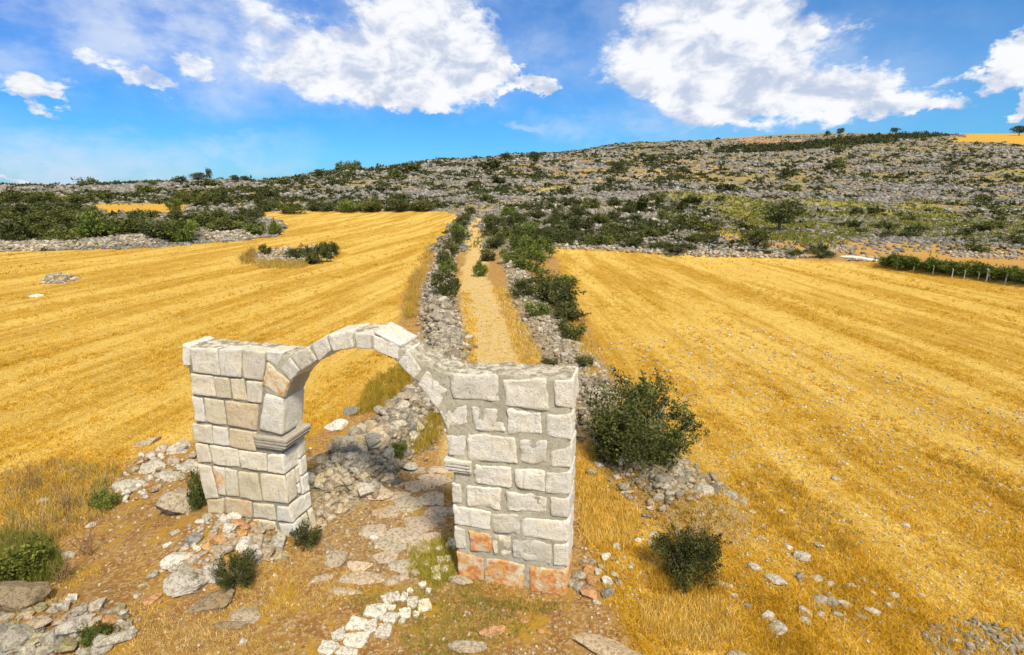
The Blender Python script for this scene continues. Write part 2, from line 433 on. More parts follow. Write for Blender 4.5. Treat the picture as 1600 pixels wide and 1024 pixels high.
def tfast(x, y):
    x = np.asarray(x, float); y = np.asarray(y, float); a = x/(y+25)
    iy = np.clip(np.searchsorted(ys, y)-1, 0, nr-2); ty = np.clip((y-ys[iy])/(ys[iy+1]-ys[iy]), 0, 1)
    ia = np.clip(np.searchsorted(aa, a)-1, 0, nc-2); ta = np.clip((a-aa[ia])/(aa[ia+1]-aa[ia]), 0, 1)
    return (ZG[iy, ia]*(1-ta)+ZG[iy, ia+1]*ta)*(1-ty)+(ZG[iy+1, ia]*(1-ta)+ZG[iy+1, ia+1]*ta)*ty


terrain = tfast

# ------------------------------------------------------------------ materials
def rock_mat(name, dark=.6, stain=False, scale=1.):
    m, t = newmat(name)
    tcn = t.n('ShaderNodeTexCoord'); oi = t.n('ShaderNodeObjectInfo')
    g = t.n('ShaderNodeNewGeometry')
    at = t.n('ShaderNodeAttribute', attribute_name='tint')
    vec = g.outputs['Position']
    a = t.noise(vec, 3.*scale, 5, .65).outputs[0]; b = t.noise(vec, 16.*scale, 6, .7).outputs[0]; d = t.noise(vec, 70.*scale, 3, .7).outputs[0]
    base = t.mix(1., at.outputs['Color'], oi.outputs['Color'], 'MULTIPLY')
    c = t.mix(t.m('MULTIPLY', t.sm(a, .42, .65), .55), base, t.mix(1., base, (1.18, 1.12, 1.0), 'MULTIPLY'))
    c = t.mix(t.m('MULTIPLY', t.sm(b, .47, .60), .8), c, t.mix(1., base, (.46, .42, .35), 'MULTIPLY'))
    c = t.mix(t.m('MULTIPLY', t.sm(d, .52, .64), .8), c, t.mix(1., base, (.34, .30, .24), 'MULTIPLY'))
    c = t.mix(t.m('MULTIPLY', t.sm(t.noise(vec, 30.*scale, 4, .7).outputs[0], .55, .66), .6), c, t.mix(1., base, (1.22, 1.2, 1.15), 'MULTIPLY'))
    c = t.mix(t.m('MULTIPLY', t.sm(t.noise(vec, 1.3*scale, 3, .6).outputs[0], .6, .72), .5), c, t.mix(1., base, (1.0, .74, .42), 'MULTIPLY'))
    finish(t, c, .92, t.m('ADD', b, t.m('MULTIPLY', d, .6)), 1., .045/scale, .15)
    return m


M_ROCK = rock_mat('limestone_rubble')
M_ROCKFAR = rock_mat('limestone_far', scale=.35)


def mortar_mat(name, k):
    m, t = newmat(name); g = t.n('ShaderNodeNewGeometry'); v = g.outputs['Position']
    a = t.noise(v, 2.5, 5, .6).outputs[0]; b = t.noise(v, 22., 6, .75).outputs[0]; d = t.noise(v, 90., 3, .7).outputs[0]
    c = t.mix(t.sm(a, .4, .62), (.74, .68, .53), (.60, .55, .42)); c = t.mix(t.m('MULTIPLY', t.sm(b, .5, .68), .8), c, (.27, .24, .16))
    c = t.mix(t.m('MULTIPLY', t.sm(d, .55, .7), .6), c, (.55, .50, .40))
    # weathered top: grey lichen and pale worn patches
    nz = t.n('ShaderNodeSeparateXYZ', {0: g.outputs['Normal']}).outputs[2]
    top = t.sm(nz, .5, .85)
    tcx = t.mix(t.sm(t.noise(v, 7., 6, .7).outputs[0], .42, .6), (.27, .235, .16), (.62, .56, .44))
    c = t.mix(1., c, (k, k, k*.94), 'MULTIPLY'); c = t.mix(top, c, tcx)
    finish(t, c, .95, t.m('ADD', b, d), .9, .02, .1); return m


def ashlar_mat():
    m, t = newmat('limestone_ashlar'); g = t.n('ShaderNodeNewGeometry'); v = g.outputs['Position']
    at = t.n('ShaderNodeAttribute', attribute_name='tint'); st = t.n('ShaderNodeAttribute', attribute_name='stain').outputs['Fac']
    base = at.outputs['Color']
    a = t.noise(v, 2.2, 5, .6).outputs[0]; b = t.noise(v, 13., 7, .72).outputs[0]; d = t.noise(v, 55., 4, .75).outputs[0]; e = t.noise(v, 130., 2, .6).outputs[0]
    c = t.mix(t.m('MULTIPLY', t.sm(a, .45, .65), .5), base, t.mix(1., base, (1., .90, .72), 'MULTIPLY'))
    c = t.mix(t.m('MULTIPLY', t.sm(b, .50, .66), .38), c, t.mix(1., base, (.66, .60, .48), 'MULTIPLY'))
    c = t.mix(t.m('MULTIPLY', t.sm(d, .58, .66), .85), c, t.mix(1., base, (.28, .25, .19), 'MULTIPLY'))
    c = t.mix(t.m('MULTIPLY', t.sm(e, .54, .66), .40), c, t.mix(1., base, (.45, .40, .30), 'MULTIPLY'))
    c = t.mix(t.m('MULTIPLY', t.sm(t.noise(v, 1.7, 6, .72, .4).outputs[0], .52, .66), .38), c, t.mix(1., base, (.58, .56, .50), 'MULTIPLY'))
    mp = t.n('ShaderNodeMapping', {'Vector': v, 'Scale': (7., 7., .9)}); c = t.mix(t.m('MULTIPLY', t.sm(t.noise(mp.outputs[0], 1.6, 5, .7).outputs[0], .56, .68), .45), c, t.mix(1., base, (.45, .44, .40), 'MULTIPLY'))
    sn_ = t.noise(v, 4.2, 5, .65).outputs[0]
    sf = t.sm(t.m('ADD', sn_, t.m('MULTIPLY', t.m('SUBTRACT', st, .5), .5)), .44, .66)
    oc = t.mix(t.sm(t.noise(v, 9., 5, .7).outputs[0], .42, .60), (.86, .50, .14), (.74, .20, .03))
    c = t.mix(t.m('MULTIPLY', sf, t.m('MINIMUM', t.m('MULTIPLY', st, 2.), .92)), c, oc)
    vor = t.n('ShaderNodeTexVoronoi', {'Vector': v, 'Scale': 26.})
    pit = t.sm(vor.outputs['Distance'], .22, .05)
    h = t.m('SUBTRACT', t.m('ADD', b, t.m('MULTIPLY', d, .7)), t.m('MULTIPLY', pit, t.m('MULTIPLY', t.sm(b, .5, .6), .9)))
    finish(t, c, .88, h, 1., .045, .2); return m


M_MORTAR = mortar_mat('lime_mortar', .76); M_MORTARD = mortar_mat('dark_old_mortar', .50); M_ASH = ashlar_mat()


def leaf_mat(name, c0, c1, trans=.25):
    m, t = newmat(name); at = t.n('ShaderNodeAttribute', attribute_name='tint'); oi = t.n('ShaderNodeObjectInfo')
    sc_ = t.n('ShaderNodeSeparateColor', {0: at.outputs['Color']})
    c = t.mix(sc_.outputs[0], c0, c1); c = t.mix(1., c, oi.outputs['Color'], 'MULTIPLY')
    finish(t, c, .7, None, spec=.25, trans=trans); return m


M_LEAF = leaf_mat('shrub_leaves', (.020, .030, .008), (.21, .225, .055))
M_STRAW = None


def tint_mat(name, trans=.2, rough=.85):
    m, t = newmat(name); at = t.n('ShaderNodeAttribute', attribute_name='tint')
    finish(t, at.outputs['Color'], rough, None, spec=.1, trans=trans); return m


M_STRAW = tint_mat('dry_grass', .3)


def bark_mat(name, c0, c1):
    m, t = newmat(name); g = t.n('ShaderNodeNewGeometry')
    b = t.noise(g.outputs['Position'], 25., 4, .7).outputs[0]
    finish(t, t.mix(b, c0, c1), .9, b, .5, .02); return m


M_BARK = bark_mat('bark', (.09, .065, .045), (.26, .21, .16)); M_TWIG = bark_mat('pale_twig', (.30, .24, .17), (.52, .44, .34)); M_DRY = bark_mat('dry_stem', (.16, .09, .045), (.32, .20, .10))
M_POST = bark_mat('concrete_post', (.42, .40, .36), (.66, .64, .58))


# ------------------------------------------------------------------ rocks
def ico(sub):
    bm = bmesh.new(); bmesh.ops.create_icosphere(bm, subdivisions=sub, radius=1)
    V = np.array([v.co[:] for v in bm.verts]); F = np.array([[v.index for v in f.verts] for f in bm.faces]); bm.free(); return V, F


ICO = {k: ico(k) for k in (1, 2, 3, 4, 5, 6)}


def rock_verts(sub, seed, cuts=11, amp=.06, lo=.5, hi=.86):
    r = np.random.default_rng(seed); V, F = ICO[sub]; V = V.copy()
    for i in range(cuts):
        n = r.normal(size=3); n /= np.linalg.norm(n); d = r.uniform(lo, hi)
        V -= n*np.maximum(0, V@n-d)[:, None]*.985
    V *= (1+amp*1.6*fbm(V[:, 0]*1.7+seed, V[:, 1]*1.7, V[:, 2]*1.7, 2))[:, None]
    nrm = V/np.linalg.norm(V, axis=1)[:, None]
    V += nrm*(amp*.8*fbm(V[:, 0]*5+seed, V[:, 1]*5, V[:, 2]*5, 3))[:, None]
    V -= (V.max(0)+V.min(0))/2; V /= (V.max(0)-V.min(0)).max()/2     # longest half-axis 1
    return V, F


def rot_batch(n, r, tilt=.5):
    yaw = r.uniform(0, 2*math.pi, n); a = r.normal(0, tilt, n); b = r.normal(0, tilt, n)
    cz, sz, cx, sx, cy, sy = np.cos(yaw), np.sin(yaw), np.cos(a), np.sin(a), np.cos(b), np.sin(b)
    o = np.zeros(n); I = o+1
    Rz = np.array([[cz, -sz, o], [sz, cz, o], [o, o, I]]).transpose(2, 0, 1)
    Rx = np.array([[I, o, o], [o, cx, -sx], [o, sx, cx]]).transpose(2, 0, 1)
    Ry = np.array([[cy, o, sy], [o, I, o], [-sy, o, cy]]).transpose(2, 0, 1)
    return Rz@Rx@Ry


GREYS = np.array([(.50, .44, .33), (.60, .53, .41), (.36, .31, .23), (.68, .62, .50), (.50, .40, .26), (.42, .37, .29)])*.84


def rock_cloud(name, P, S, mat, sub, seed, tints=None, flat=(.75, .6), tilt=.35, smooth=False, protos=14, cuts=9):
    """many stones realised into one mesh: P centres, S half sizes"""
    r = np.random.default_rng(seed); n = len(P)
    pv = [rock_verts(sub, seed*100+i, cuts=cuts)[0] for i in range(protos)]; F0 = ICO[sub][1]
    pick = r.integers(0, protos, n); PV = np.stack(pv)[pick]           # n,k,3
    sc_ = np.stack([S, S*r.uniform(flat[0], 1, n), S*r.uniform(flat[1]*.8, flat[1]*1.25, n)], 1)
    V = PV*sc_[:, None, :]
    V = np.einsum('nij,nkj->nki', rot_batch(n, r, tilt), V)+P[:, None, :]
    k = PV.shape[1]; F = (F0[None]+(np.arange(n)*k)[:, None, None]).reshape(-1, 3)
    if tints is None: tints = GREYS[r.integers(0, len(GREYS), n)]*r.uniform(.75, 1.15, n)[:, None]
    return mkmesh(name, V.reshape(-1, 3), F, mat, smooth=smooth, attrs=dict(tint=np.repeat(tints, k, 0)))


ROCKP = []
for i in range(26):
    V, F_ = rock_verts(4, 900+i, cuts=[9, 12, 16][i % 3], amp=.035, lo=.42 if i % 3 == 0 else .5)
    me = mkmesh('stone', V, F_, M_ROCK, smooth=True, attrs=dict(tint=np.ones((len(V), 3))), link=False)
    me.set_sharp_from_angle(angle=R(21)); ROCKP.append(me)

for i in range(8):      # large weathered boulders
    V, F_ = rock_verts(5, 700+i, cuts=14, amp=.05, lo=.5) if i else rock_verts(5, 704, cuts=9, amp=.05, lo=.45)
    nn = V/np.linalg.norm(V, axis=1)[:, None]
    V = V+nn*(.05*fbm(V[:, 0]*3+i, V[:, 1]*3, V[:, 2]*6, 5, .6)-.05*np.maximum(0, .25-np.abs(fbm(V[:, 0]*2+i*3, V[:, 1]*2, V[:, 2]*4, 3)))*2)[:, None]
    me = mkmesh('stone', V, F_, M_ROCK, smooth=True, attrs=dict(tint=np.ones((len(V), 3))), link=False); me.set_sharp_from_angle(angle=R(32)); ROCKP.append(me)
_rock_i = 0


def stone(x, y, z, sx, sy, sz, rz, color, label, cat='stone', group=None, name='stone', tilt=None, mesh=None):
    global _rock_i
    me = ROCKP[mesh if mesh is not None else _rock_i % 26]; _rock_i += 1
    o = bpy.data.objects.new(name, me); COL.objects.link(o)
    o.location = (x, y, z); o.scale = (sx, sy, sz); tx, ty = tilt or (random.uniform(-.3, .3), random.uniform(-.3, .3))
    o.rotation_euler = (tx, ty, rz); o.color = tuple(color)+(1,)
    return tag(o, label, cat, group)


def stone_px(px, py, w_, h_, color, label, group=None, name='stone', cat='stone', lift=.25, aspect=None, rz=None, mesh=None, flat=None):
    """stone whose outline in the photograph is about w_ x h_ pixels centred at px,py"""
    H = hit(px, py+h_*.22)
    if H is None: return None
    P, tt = H
    if w_ > 40 and (mesh is None or mesh == 4): mesh = 26+int(px) % 8
    mpp = tt/FPX; sx = w_*mpp/2
    e = math.atan2(CAM_H-P[2], P[1])
    hh = h_*mpp/2
    sz = flat if flat else min(sx*.8, hh*.85); sy = max(.4*sx, min(1.3*sx, math.sqrt(max(hh*hh-(sz*math.cos(e))**2, .09*hh*hh))/max(.3, math.sin(e))))
    return stone(P[0], P[1], P[2]+sz*lift, sx*1.06, sy*1.06, sz, (random.uniform(-.35, .35) if rz is None else rz)-math.atan2(P[0], P[1])*.6, color, label, cat, group, name, mesh=mesh, tilt=(random.uniform(-.15, .15), random.uniform(-.15, .15)))


# ------------------------------------------------------------------ the gateway
OX, OY, TH = .9398, 7.7726, 2.8911
UX, UY = math.cos(TH), math.sin(TH); VX, VY = math.sin(TH), -math.cos(TH)
T_ = .62


def uvz(u, v, z): return np.stack([OX+u*UX+v*VX, OY+u*UY+v*VY, z+0*u], -1)


def fp(px, py):      # image point of the front face -> (u, z)
    d = ray(px, py)
    # plane v=0: (P-O).(VX,VY)=0
    t = (OX*VX+OY*VY)/(d[0]*VX+d[1]*VY)
    x, y = d[0]*t, d[1]*t
    return ((x-OX)*UX+(y-OY)*UY, CAM_H+d[2]*t)


def PQ(*pts): return np.array([fp(*p) for p in pts])


NB = 13
_g = np.linspace(-1, 1, NB); _g = np.sign(_g)*np.abs(_g)**.7


def cube_grid():
    V = {}; F = []
    def vid(i, j, k):
        return V.setdefault((i, j, k), len(V))
    n = NB-1
    for i in range(n):
        for j in range(n):
            for s_ in (0, n):
                q = [(i, j), (i+1, j), (i+1, j+1), (i, j+1)]
                for ax in range(3):
                    f = []
                    for a, b in q:
                        c_ = [0, 0, 0]; o = [x for x in range(3) if x != ax]; c_[o[0]] = a; c_[o[1]] = b; c_[ax] = s_
                        f.append(vid(*c_))
                    flip = (s_ == 0) ^ (ax == 1)
                    F.append(f[::-1] if flip else f)
    ks = np.array(list(V.keys())); return _g[ks], np.array(F)


CG, CF = cube_grid()


class Masonry:
    def __init__(s): s.V = []; s.F = []; s.T = []; s.S = []; s.n = 0; s.k = 0
    def hexa(s, fu, v0, v1, col=(.6, .57, .5), stain=0., r=.028, amp=.011, bu=None, warp=.014):
        """fu: four (u,z) of the front (top-left, top-right, bottom-right, bottom-left); bu same for the back"""
        fu = np.asarray(fu, float); bu = fu if bu is None else np.asarray(bu, float)
        s.k += 1; sd_ = s.k*7.31
        w1 = np.linalg.norm(fu[0]-fu[1])/2; h1 = np.linalg.norm(fu[0]-fu[3])/2; d1 = abs(v1-v0)/2
        half = np.array([w1, d1, h1])+1e-6; rr = np.minimum(r/half, .8)
        p = CG; q = np.clip(p, -(1-rr), 1-rr); dlt = (p-q)*half
        ln = np.linalg.norm(dlt, axis=1)[:, None]; rad = np.minimum(r, half.min()*.8)
        p = q+np.where(ln > 1e-9, dlt/np.maximum(ln, 1e-9)*rad, 0)/half
        a, b, c_ = (p[:, 0]+1)/2, (p[:, 1]+1)/2, (p[:, 2]+1)/2
        def quad(Q):
            return (Q[3][None]*((1-a)*(1-c_))[:, None]+Q[2][None]*(a*(1-c_))[:, None]+Q[1][None]*(a*c_)[:, None]+Q[0][None]*((1-a)*c_)[:, None])
        uz = quad(fu)*(1-b)[:, None]+quad(bu)*b[:, None]; v = v0+(v1-v0)*b
        u, z = uz[:, 0], uz[:, 1]
        nx = fbm(u*5+sd_, z*5, v*5, 3); ny = fbm(u*5, z*5+sd_, v*5+9, 3); nv = fbm(u*7+sd_*2, z*7, v*7, 4, .6)
        nx = nx+.5*fbm(u*16+sd_, z*16, v*16, 2); ny = ny+.5*fbm(u*16, z*16+sd_, v*16+9, 2)
        nl = vnoise(u*2.3+sd_, z*2.3, v)
        u = u+nx*warp*1.6; z = z+ny*warp*1.6; v = v+(nv*amp*2+nl*amp*.8)*np.where(b > .5, 1, -1)*-1
        s.V.append(uvz(u, v, z)); s.F.append(CF+s.n); s.n += len(CG)
        j = rng.uniform(.9, 1.08)
        s.T.append(np.tile(np.array(col)*j, (len(CG), 1))); s.S.append(np.full(len(CG), float(stain)) if np.isscalar(stain) else stain(c_))
    def px(s, pts, v1=.2, **kw):
        q = PQ(*pts)
        s.hexa(q, -.012, v1, **kw)
    def build(s, name, mat, parent):
        V = np.concatenate(s.V); F = np.concatenate(s.F)
        return mkmesh(name, V, F, mat, parent, smooth=True, attrs=dict(tint=np.concatenate(s.T), stain=np.concatenate(s.S)))


def core_mesh(name, outline, v0, v1, parent, mat, vox=.035, amp=.02):
    pts = []
    for i in range(len(outline)):
        a = np.array(outline[i]); b = np.array(outline[(i+1) % len(outline)]); n = max(1, int(np.linalg.norm(b-a)/.12))
        for k in range(n): pts.append(a+(b-a)*k/n)
    pts = np.array(pts); n = len(pts)
    bm = bmesh.new()
    f = [bm.verts.new(uvz(np.array([p[0]]), v0, np.array([p[1]]))[0]) for p in pts]
    g = [bm.verts.new(uvz(np.array([p[0]]), v1, np.array([p[1]]))[0]) for p in pts]
    bm.faces.new(f); bm.faces.new(g[::-1])
    for i in range(n): bm.faces.new((f[(i+1) % n], f[i], g[i], g[(i+1) % n]))
    bmesh.ops.triangulate(bm, faces=bm.faces[:]); bmesh.ops.recalc_face_normals(bm, faces=bm.faces[:])
    me = bpy.data.meshes.new('tmp'); bm.to_mesh(me); bm.free()
    o = bpy.data.objects.new('tmp', me); COL.objects.link(o)
    md = o.modifiers.new('r', 'REMESH'); md.mode = 'VOXEL'; md.voxel_size = vox
    dg = bpy.context.evaluated_depsgraph_get(); ev = bpy.data.meshes.new_from_object(o.evaluated_get(dg))
    bpy.data.objects.remove(o)
    V = np.zeros(len(ev.vertices)*3, np.float32); ev.vertices.foreach_get('co', V); V = V.reshape(-1, 3).astype(float)
    N = np.zeros(len(ev.vertices)*3, np.float32); ev.vertices.foreach_get('normal', N); N = N.reshape(-1, 3)
    top = np.clip(N[:, 2], 0, 1)
    V += N*(fbm(V[:, 0]*6, V[:, 1]*6, V[:, 2]*6, 4, .6)*amp*(1+1.4*top))[:, None]
    ev.vertices.foreach_set('co', V.astype(np.float32).ravel()); ev.materials.clear(); ev.materials.append(mat)
    ev.polygons.foreach_set('use_smooth', np.ones(len(ev.polygons), bool)); ev.update(); ev.name = name
    r = bpy.data.objects.new(name, ev); COL.objects.link(r); r.parent = parent; return r


root = empty('stone_gateway', (0, 0, 0))
tag(root, 'free standing ruined gateway of pale limestone blocks with a round arch between two piers', 'archway')
BURY = -.5
WH = (.93, .89, .76); CRM = (.90, .82, .62); TAN = (.82, .68, .45); GRY = (.85, .80, .66); ORG = (.80, .50, .18); YEL = (.87, .77, .54)

# ---- left pier
LTOP = PQ((283, 539), (340, 545), (415, 551), (446, 553), (453, 560))
jL = [fp(*p) for p in [(453, 590), (443, 622), (440, 680), (441, 712), (450, 790), (466, 848)]]
uls = [fp(*p)[0] for p in [(285, 541), (300, 620), (305, 693), (318, 760)]]
zls = [fp(*p)[1] for p in [(285, 541), (300, 620), (305, 693), (318, 760)]]
inset = .03
out = [(p[0], p[1]-.015) for p in LTOP] + [(u+inset, z) for u, z in jL] + [(jL[-1][0]+inset, BURY), (uls[-1]-inset, BURY)] + [(uls[k]-inset, zls[k]) for k in (3, 2, 1)] + [(uls[0]-inset, zls[0]-.05)]
pierL = core_mesh('pier', out, .0+.02, T_-.02, root, M_MORTARD)
pierL['label'] = 'left pier of tight cream ashlar rising from the rubble heap'
m = Masonry()
for q, v1, c_ in [([(284, 538), (296, 541), (297, 571), (288, 573)], T_, WH), ([(297, 543), (339, 546), (345, 587), (301, 582)], .3, GRY), ([(341, 547), (376, 546), (378, 590), (346, 587)], .3, GRY),
                  ([(378, 546), (414, 551), (410, 595), (380, 591)], .3, GRY), ([(415, 549), (444, 551), (433, 573), (416, 563)], .4, WH),
                  ([(298, 584), (332, 588), (337, 620), (299, 617)], T_, CRM), ([(334, 589), (357, 591), (361, 623), (339, 621)], .3, YEL), ([(359, 592), (381, 592), (385, 627), (363, 624)], .3, YEL), ([(385, 595), (410, 598), (408, 631), (387, 627)], .3, GRY),
                  ([(300, 620), (316, 623), (321, 660), (304, 658)], T_, WH), ([(319, 622), (349, 627), (353, 665), (322, 660)], .3, YEL), ([(352, 627), (403, 633), (401, 673), (356, 665)], .3, TAN),
                  ([(300, 663), (330, 665), (332, 694), (302, 689)], T_, CRM), ([(331.5, 666), (355, 669), (358, 698), (334, 693)], .3, WH), ([(357, 670), (400, 676), (400, 706), (359, 698)], .3, TAN),
                  ([(305, 693), (324, 695), (330, 723), (308, 723)], T_, CRM), ([(327, 696), (370, 702), (375, 731), (333, 725)], .3, CRM), ([(372, 704), (416, 710), (417, 737), (377, 732)], .3, CRM),
                  ([(309, 725), (329, 729), (341, 778), (321, 782)], T_, CRM), ([(331, 729), (350, 732), (352, 775), (342, 773)], .3, ORG), ([(352, 732), (370, 736), (373, 777), (353, 775)], .3, CRM), ([(371.6, 737), (402, 740), (409, 784), (376, 778)], .3, YEL),
                  ([(322, 782), (350, 780), (349, 803), (325, 801)], T_, TAN), ([(351, 778), (393, 785), (394, 810), (352, 803)], .3, TAN), ([(395, 786), (428, 790), (431, 813), (397, 808)], .3, CRM),
                  ([(396, 811), (430, 816), (434, 842), (398, 836)], .3, CRM)]:
    st = .55 if c_ is ORG else (.62 if c_ is TAN and q[0][1] > 775 else 0.)
    m.px(q, v1, col=CRM if c_ is ORG else c_, stain=.55 if c_ is ORG else st*.6, r=.016, warp=.010, amp=.013)


def jamb_rows(m, rows_, edge, sgn, T=T_):
    pass


def edgeu(py):        # u of left pier's inner face at an image row
    return np.interp(py, [590, 622, 680, 712, 790, 848], [p[0] for p in jL])


def corner(m, front_l_px, ytop, ybot, vd, col, stain=0., p=.012, r=.028):
    """quoin: from its left joint in the photograph to the inner corner, vd deep"""
    a, b = fp(*front_l_px[0]), fp(*front_l_px[1])
    ut, ub = edgeu(ytop)-p, edgeu(ybot)-p
    zt = fp(440, ytop)[1]; zb = fp(440, ybot)[1]
    ut_px = np.interp(ytop, [590, 622, 680, 712, 790, 848], [453, 443, 440, 441, 450, 466]); zt = fp(ut_px, ytop)[1]
    ub_px = np.interp(ybot, [590, 622, 680, 712, 790, 848], [453, 443, 440, 441, 450, 466]); zb = fp(ub_px, ybot)[1]
    m.hexa([a, (ut, zt), (ub, zb), b], -.012, vd, col=col, stain=stain, r=r)
    return zt, zb, ut, ub


def jambblk(m, ut, ub, zt, zb, v0, v1, col):
    m.hexa([(ut+.2, zt), (ut, zt), (ub, zb), (ub+.2, zb)], v0+.008, v1-.008, col=col)


zt, zb, ut, ub = corner(m, [(414, 614), (405, 671)], 624, 681, T_+.01, WH)
zt, zb, ut, ub = corner(m, [(418, 711), (418, 738)], 711, 742, T_+.01, WH)
zt, zb, ut, ub = corner(m, [(405, 740), (411, 783)], 744, 788, .30, CRM)
zm = zt*.5+zb*.5
jambblk(m, ut, ub, zt, zm-.04, .32, .46, CRM); jambblk(m, (ut+ub)/2, ub, zm-.06, zb, .32, .46, WH); jambblk(m, ut, ub, zt, zb, .48, T_+.01, YEL)
zt, zb, ut, ub = corner(m, [(431, 791), (433, 814)], 792, 817, T_+.01, WH)
zt, zb, ut, ub = corner(m, [(434, 818), (443, 846)], 819, 850, .26, WH)
zb2 = BURY
m.hexa([(ub+.35, zb-.015), (ub, zb-.015), (ub-.01, BURY), (ub+.35, BURY)], -.02, T_, col=CRM)
jambblk(m, ut, ub, zt, zb, .28, .45, CRM); jambblk(m, ut, ub, zt, zb, .47, T_+.01, CRM)


def back_face(m, u0, u1, z0, z1, seed, tall=.38, cut=None):
    r = np.random.default_rng(seed); z = z0
    while z < z1-.12:
        h_ = min(tall*r.uniform(.8, 1.15), z1-z); u = u0
        if z1-z-h_ < .15: h_ = z1-z
        while u < u1-.1:
            w_ = min(r.uniform(.35, .75), u1-u)
            if u1-u-w_ < .2: w_ = u1-u
            if cut is None or not cut(u+w_/2, z+h_/2, w_, h_):
                m.hexa([(u+w_-.015, z+h_-.015), (u+.015, z+h_-.015), (u+.015, z+.015), (u+w_-.015, z+.015)], T_-.2, T_+.014, col=[WH, CRM, GRY, YEL][r.integers(0, 4)])
            u += w_
        z += h_


back_face(m, 5.32, 7.3, .1, 3.85, 5, cut=lambda u, z, w_, h_: (u < 5.75 and z > 2.5))
m.build('ashlar_facing', M_ASH, pierL)

# ---- right pier
ROUT = [(640, 548), (672, 577), (700, 583), (780, 584), (870, 589), (897, 590)]
rt = [fp(*p) for p in ROUT]
jR = [fp(*p) for p in [(718, 898), (712, 850), (706, 755), (702, 700), (686, 645), (660, 603)]]
out = rt[1:-1]+[(inset, rt[-1][1]-.01), (inset, BURY), (jR[0][0]-inset, BURY)]+[(u-inset, z) for u, z in jR]
pierR = core_mesh('pier', out, .006, T_-.006, root, M_MORTAR)
pierR['label'] = 'right pier with wide mortar joints and orange stained base course'
m = Masonry()
V3 = (.93, .88, .74)
for q, v1, c_, st in [
    ([(699, 586), (776, 586), (780, 627), (711, 621)], .3, V3, 0), ([(787, 593), (851, 594), (857, 640), (789, 633)], .3, V3, 0),
    ([(738, 637), (782, 641), (786, 674), (744, 672)], .3, WH, 0), ([(793, 641), (841, 645), (847, 678), (796, 677)], .3, WH, 0),
    ([(732, 678), (804, 686), (806, 723), (736, 719)], .3, V3, 0), ([(812, 687), (850, 689), (854, 723), (813, 722)], .3, WH, 0),
    ([(743, 727), (798, 731), (800, 762), (744, 755)], .3, V3, 0), ([(805, 734), (850, 736), (852, 770), (807, 758)], .3, WH, 0),
    ([(728, 762), (782, 765), (782, 796), (730, 789)], .3, V3, 0), ([(790, 770), (851, 777), (850, 801), (793, 797)], .3, WH, 0),
    ([(770, 803), (811, 807), (811, 835), (771, 828)], .3, GRY, 0), 
    ([(732, 830), (766, 833), (768, 864), (736, 859)], .3, CRM, .72), ([(778, 836), (797, 839), (798, 868), (781, 868)], .3, CRM, .2), ([(768, 838), (776, 840), (778, 864), (771, 866)], .2, CRM, .1),
    ([(800, 841), (860, 849), (859, 881), (803, 872)], .3, GRY, 0),
    ([(758, 872), (819, 883), (817, 927), (759, 917)], .3, CRM, .72)]:
    qa = np.array(q, float); qc = qa.mean(0); q = [tuple(p_) for p_ in qc+(qa-qc)*(1.05, 1.07)]
    m.px(q, v1, col=c_, stain=st, r=.024, warp=.027, amp=.020)


def rq(lx, ytl, ybl, yt, yb, vd, col, stain=0., amp=.012):
    """quoin on the right-hand corner (u = 0)"""
    a, b = fp(lx, ytl), fp(lx, ybl); zt = fp(np.interp(yt, [590, 932], [897, 884]), yt)[1]; zb = fp(np.interp(yb, [590, 932], [897, 884]), yb)[1]
    m.hexa([a, (-.012, zt), (-.012, zb), b], -.012, vd, col=col, stain=stain, r=.03, warp=.014)
    return zt, zb


def rside(zt, zb, v0, v1, col=WH): m.hexa([(.2, zt-.012), (-.014, zt-.012), (-.014, zb+.012), (.2, zb+.012)], v0+.01, v1-.006, col=col, r=.025)


rq(866, 593, 634, 593, 640, T_+.01, V3)
z1, z2 = rq(853, 648, 681, 647, 688, .25, WH); 
z1, z2 = rq(861, 706, 729, 694, 733, T_+.01, WH)
z1, z2 = rq(853, 737, 772, 738, 773, .3, V3); rside(z1, z2, .3, T_)
z1, z2 = rq(860, 777, 806, 779, 811, T_+.01, WH)
z1, z2 = rq(814, 809, 839, 814, 848, .32, V3); rside(z1, z2, .32, T_)
z1, z2 = rq(864, 850, 883, 851, 887, .5, V3); rside(z1, z2, .5, T_)
z1, z2 = rq(827, 885, 924, 891, 934, T_+.01, CRM, .7)
m.hexa([(1.95, -.02), (.0, -.04), (0, BURY), (1.95, BURY)], -.01, T_, col=CRM)


def lq(rx, ytr, ybr, yt, yb, vd, col, stain=0.):
    """quoin on the opening side of the right pier"""
    xs = lambda y: np.interp(y, [645, 700, 755, 850, 898], [686, 702, 706, 712, 718])
    tl, bl = fp(xs(yt), yt), fp(xs(yb), yb); tr, br = fp(rx, ytr), fp(rx, ybr)
    m.hexa([(tl[0]+.012, tl[1]), tr, br, (bl[0]+.012, bl[1])], -.012, vd, col=col, stain=stain, r=.028)
    return tl, bl


def lside(tl, bl, v0, v1): m.hexa([(tl[0]+.012, tl[1]), (tl[0]-.2, tl[1]), (bl[0]-.2, bl[1]), (bl[0]+.012, bl[1])], v0+.01, v1, col=WH)


lq(727, 679, 715, 681, 712, T_+.01, WH)
tl, bl = lq(721, 757, 787, 755, 785, .3, V3); lside(tl, bl, .3, T_)
lq(767, 799, 829, 789, 819, T_+.01, WH, .1)
tl, bl = lq(728, 828, 859, 823, 857, .3, GRY); lside(tl, bl, .3, T_)
lq(756, 872, 914, 862, 901, T_+.01, CRM, .7)
back_face(m, .0, 1.95, .0, 3.8, 9, cut=lambda u, z, w_, h_: False)
m.build('ashlar_facing', M_ASH, pierR)

# ---- arch ring
def ring(pts): return [fp(*p) for p in pts]


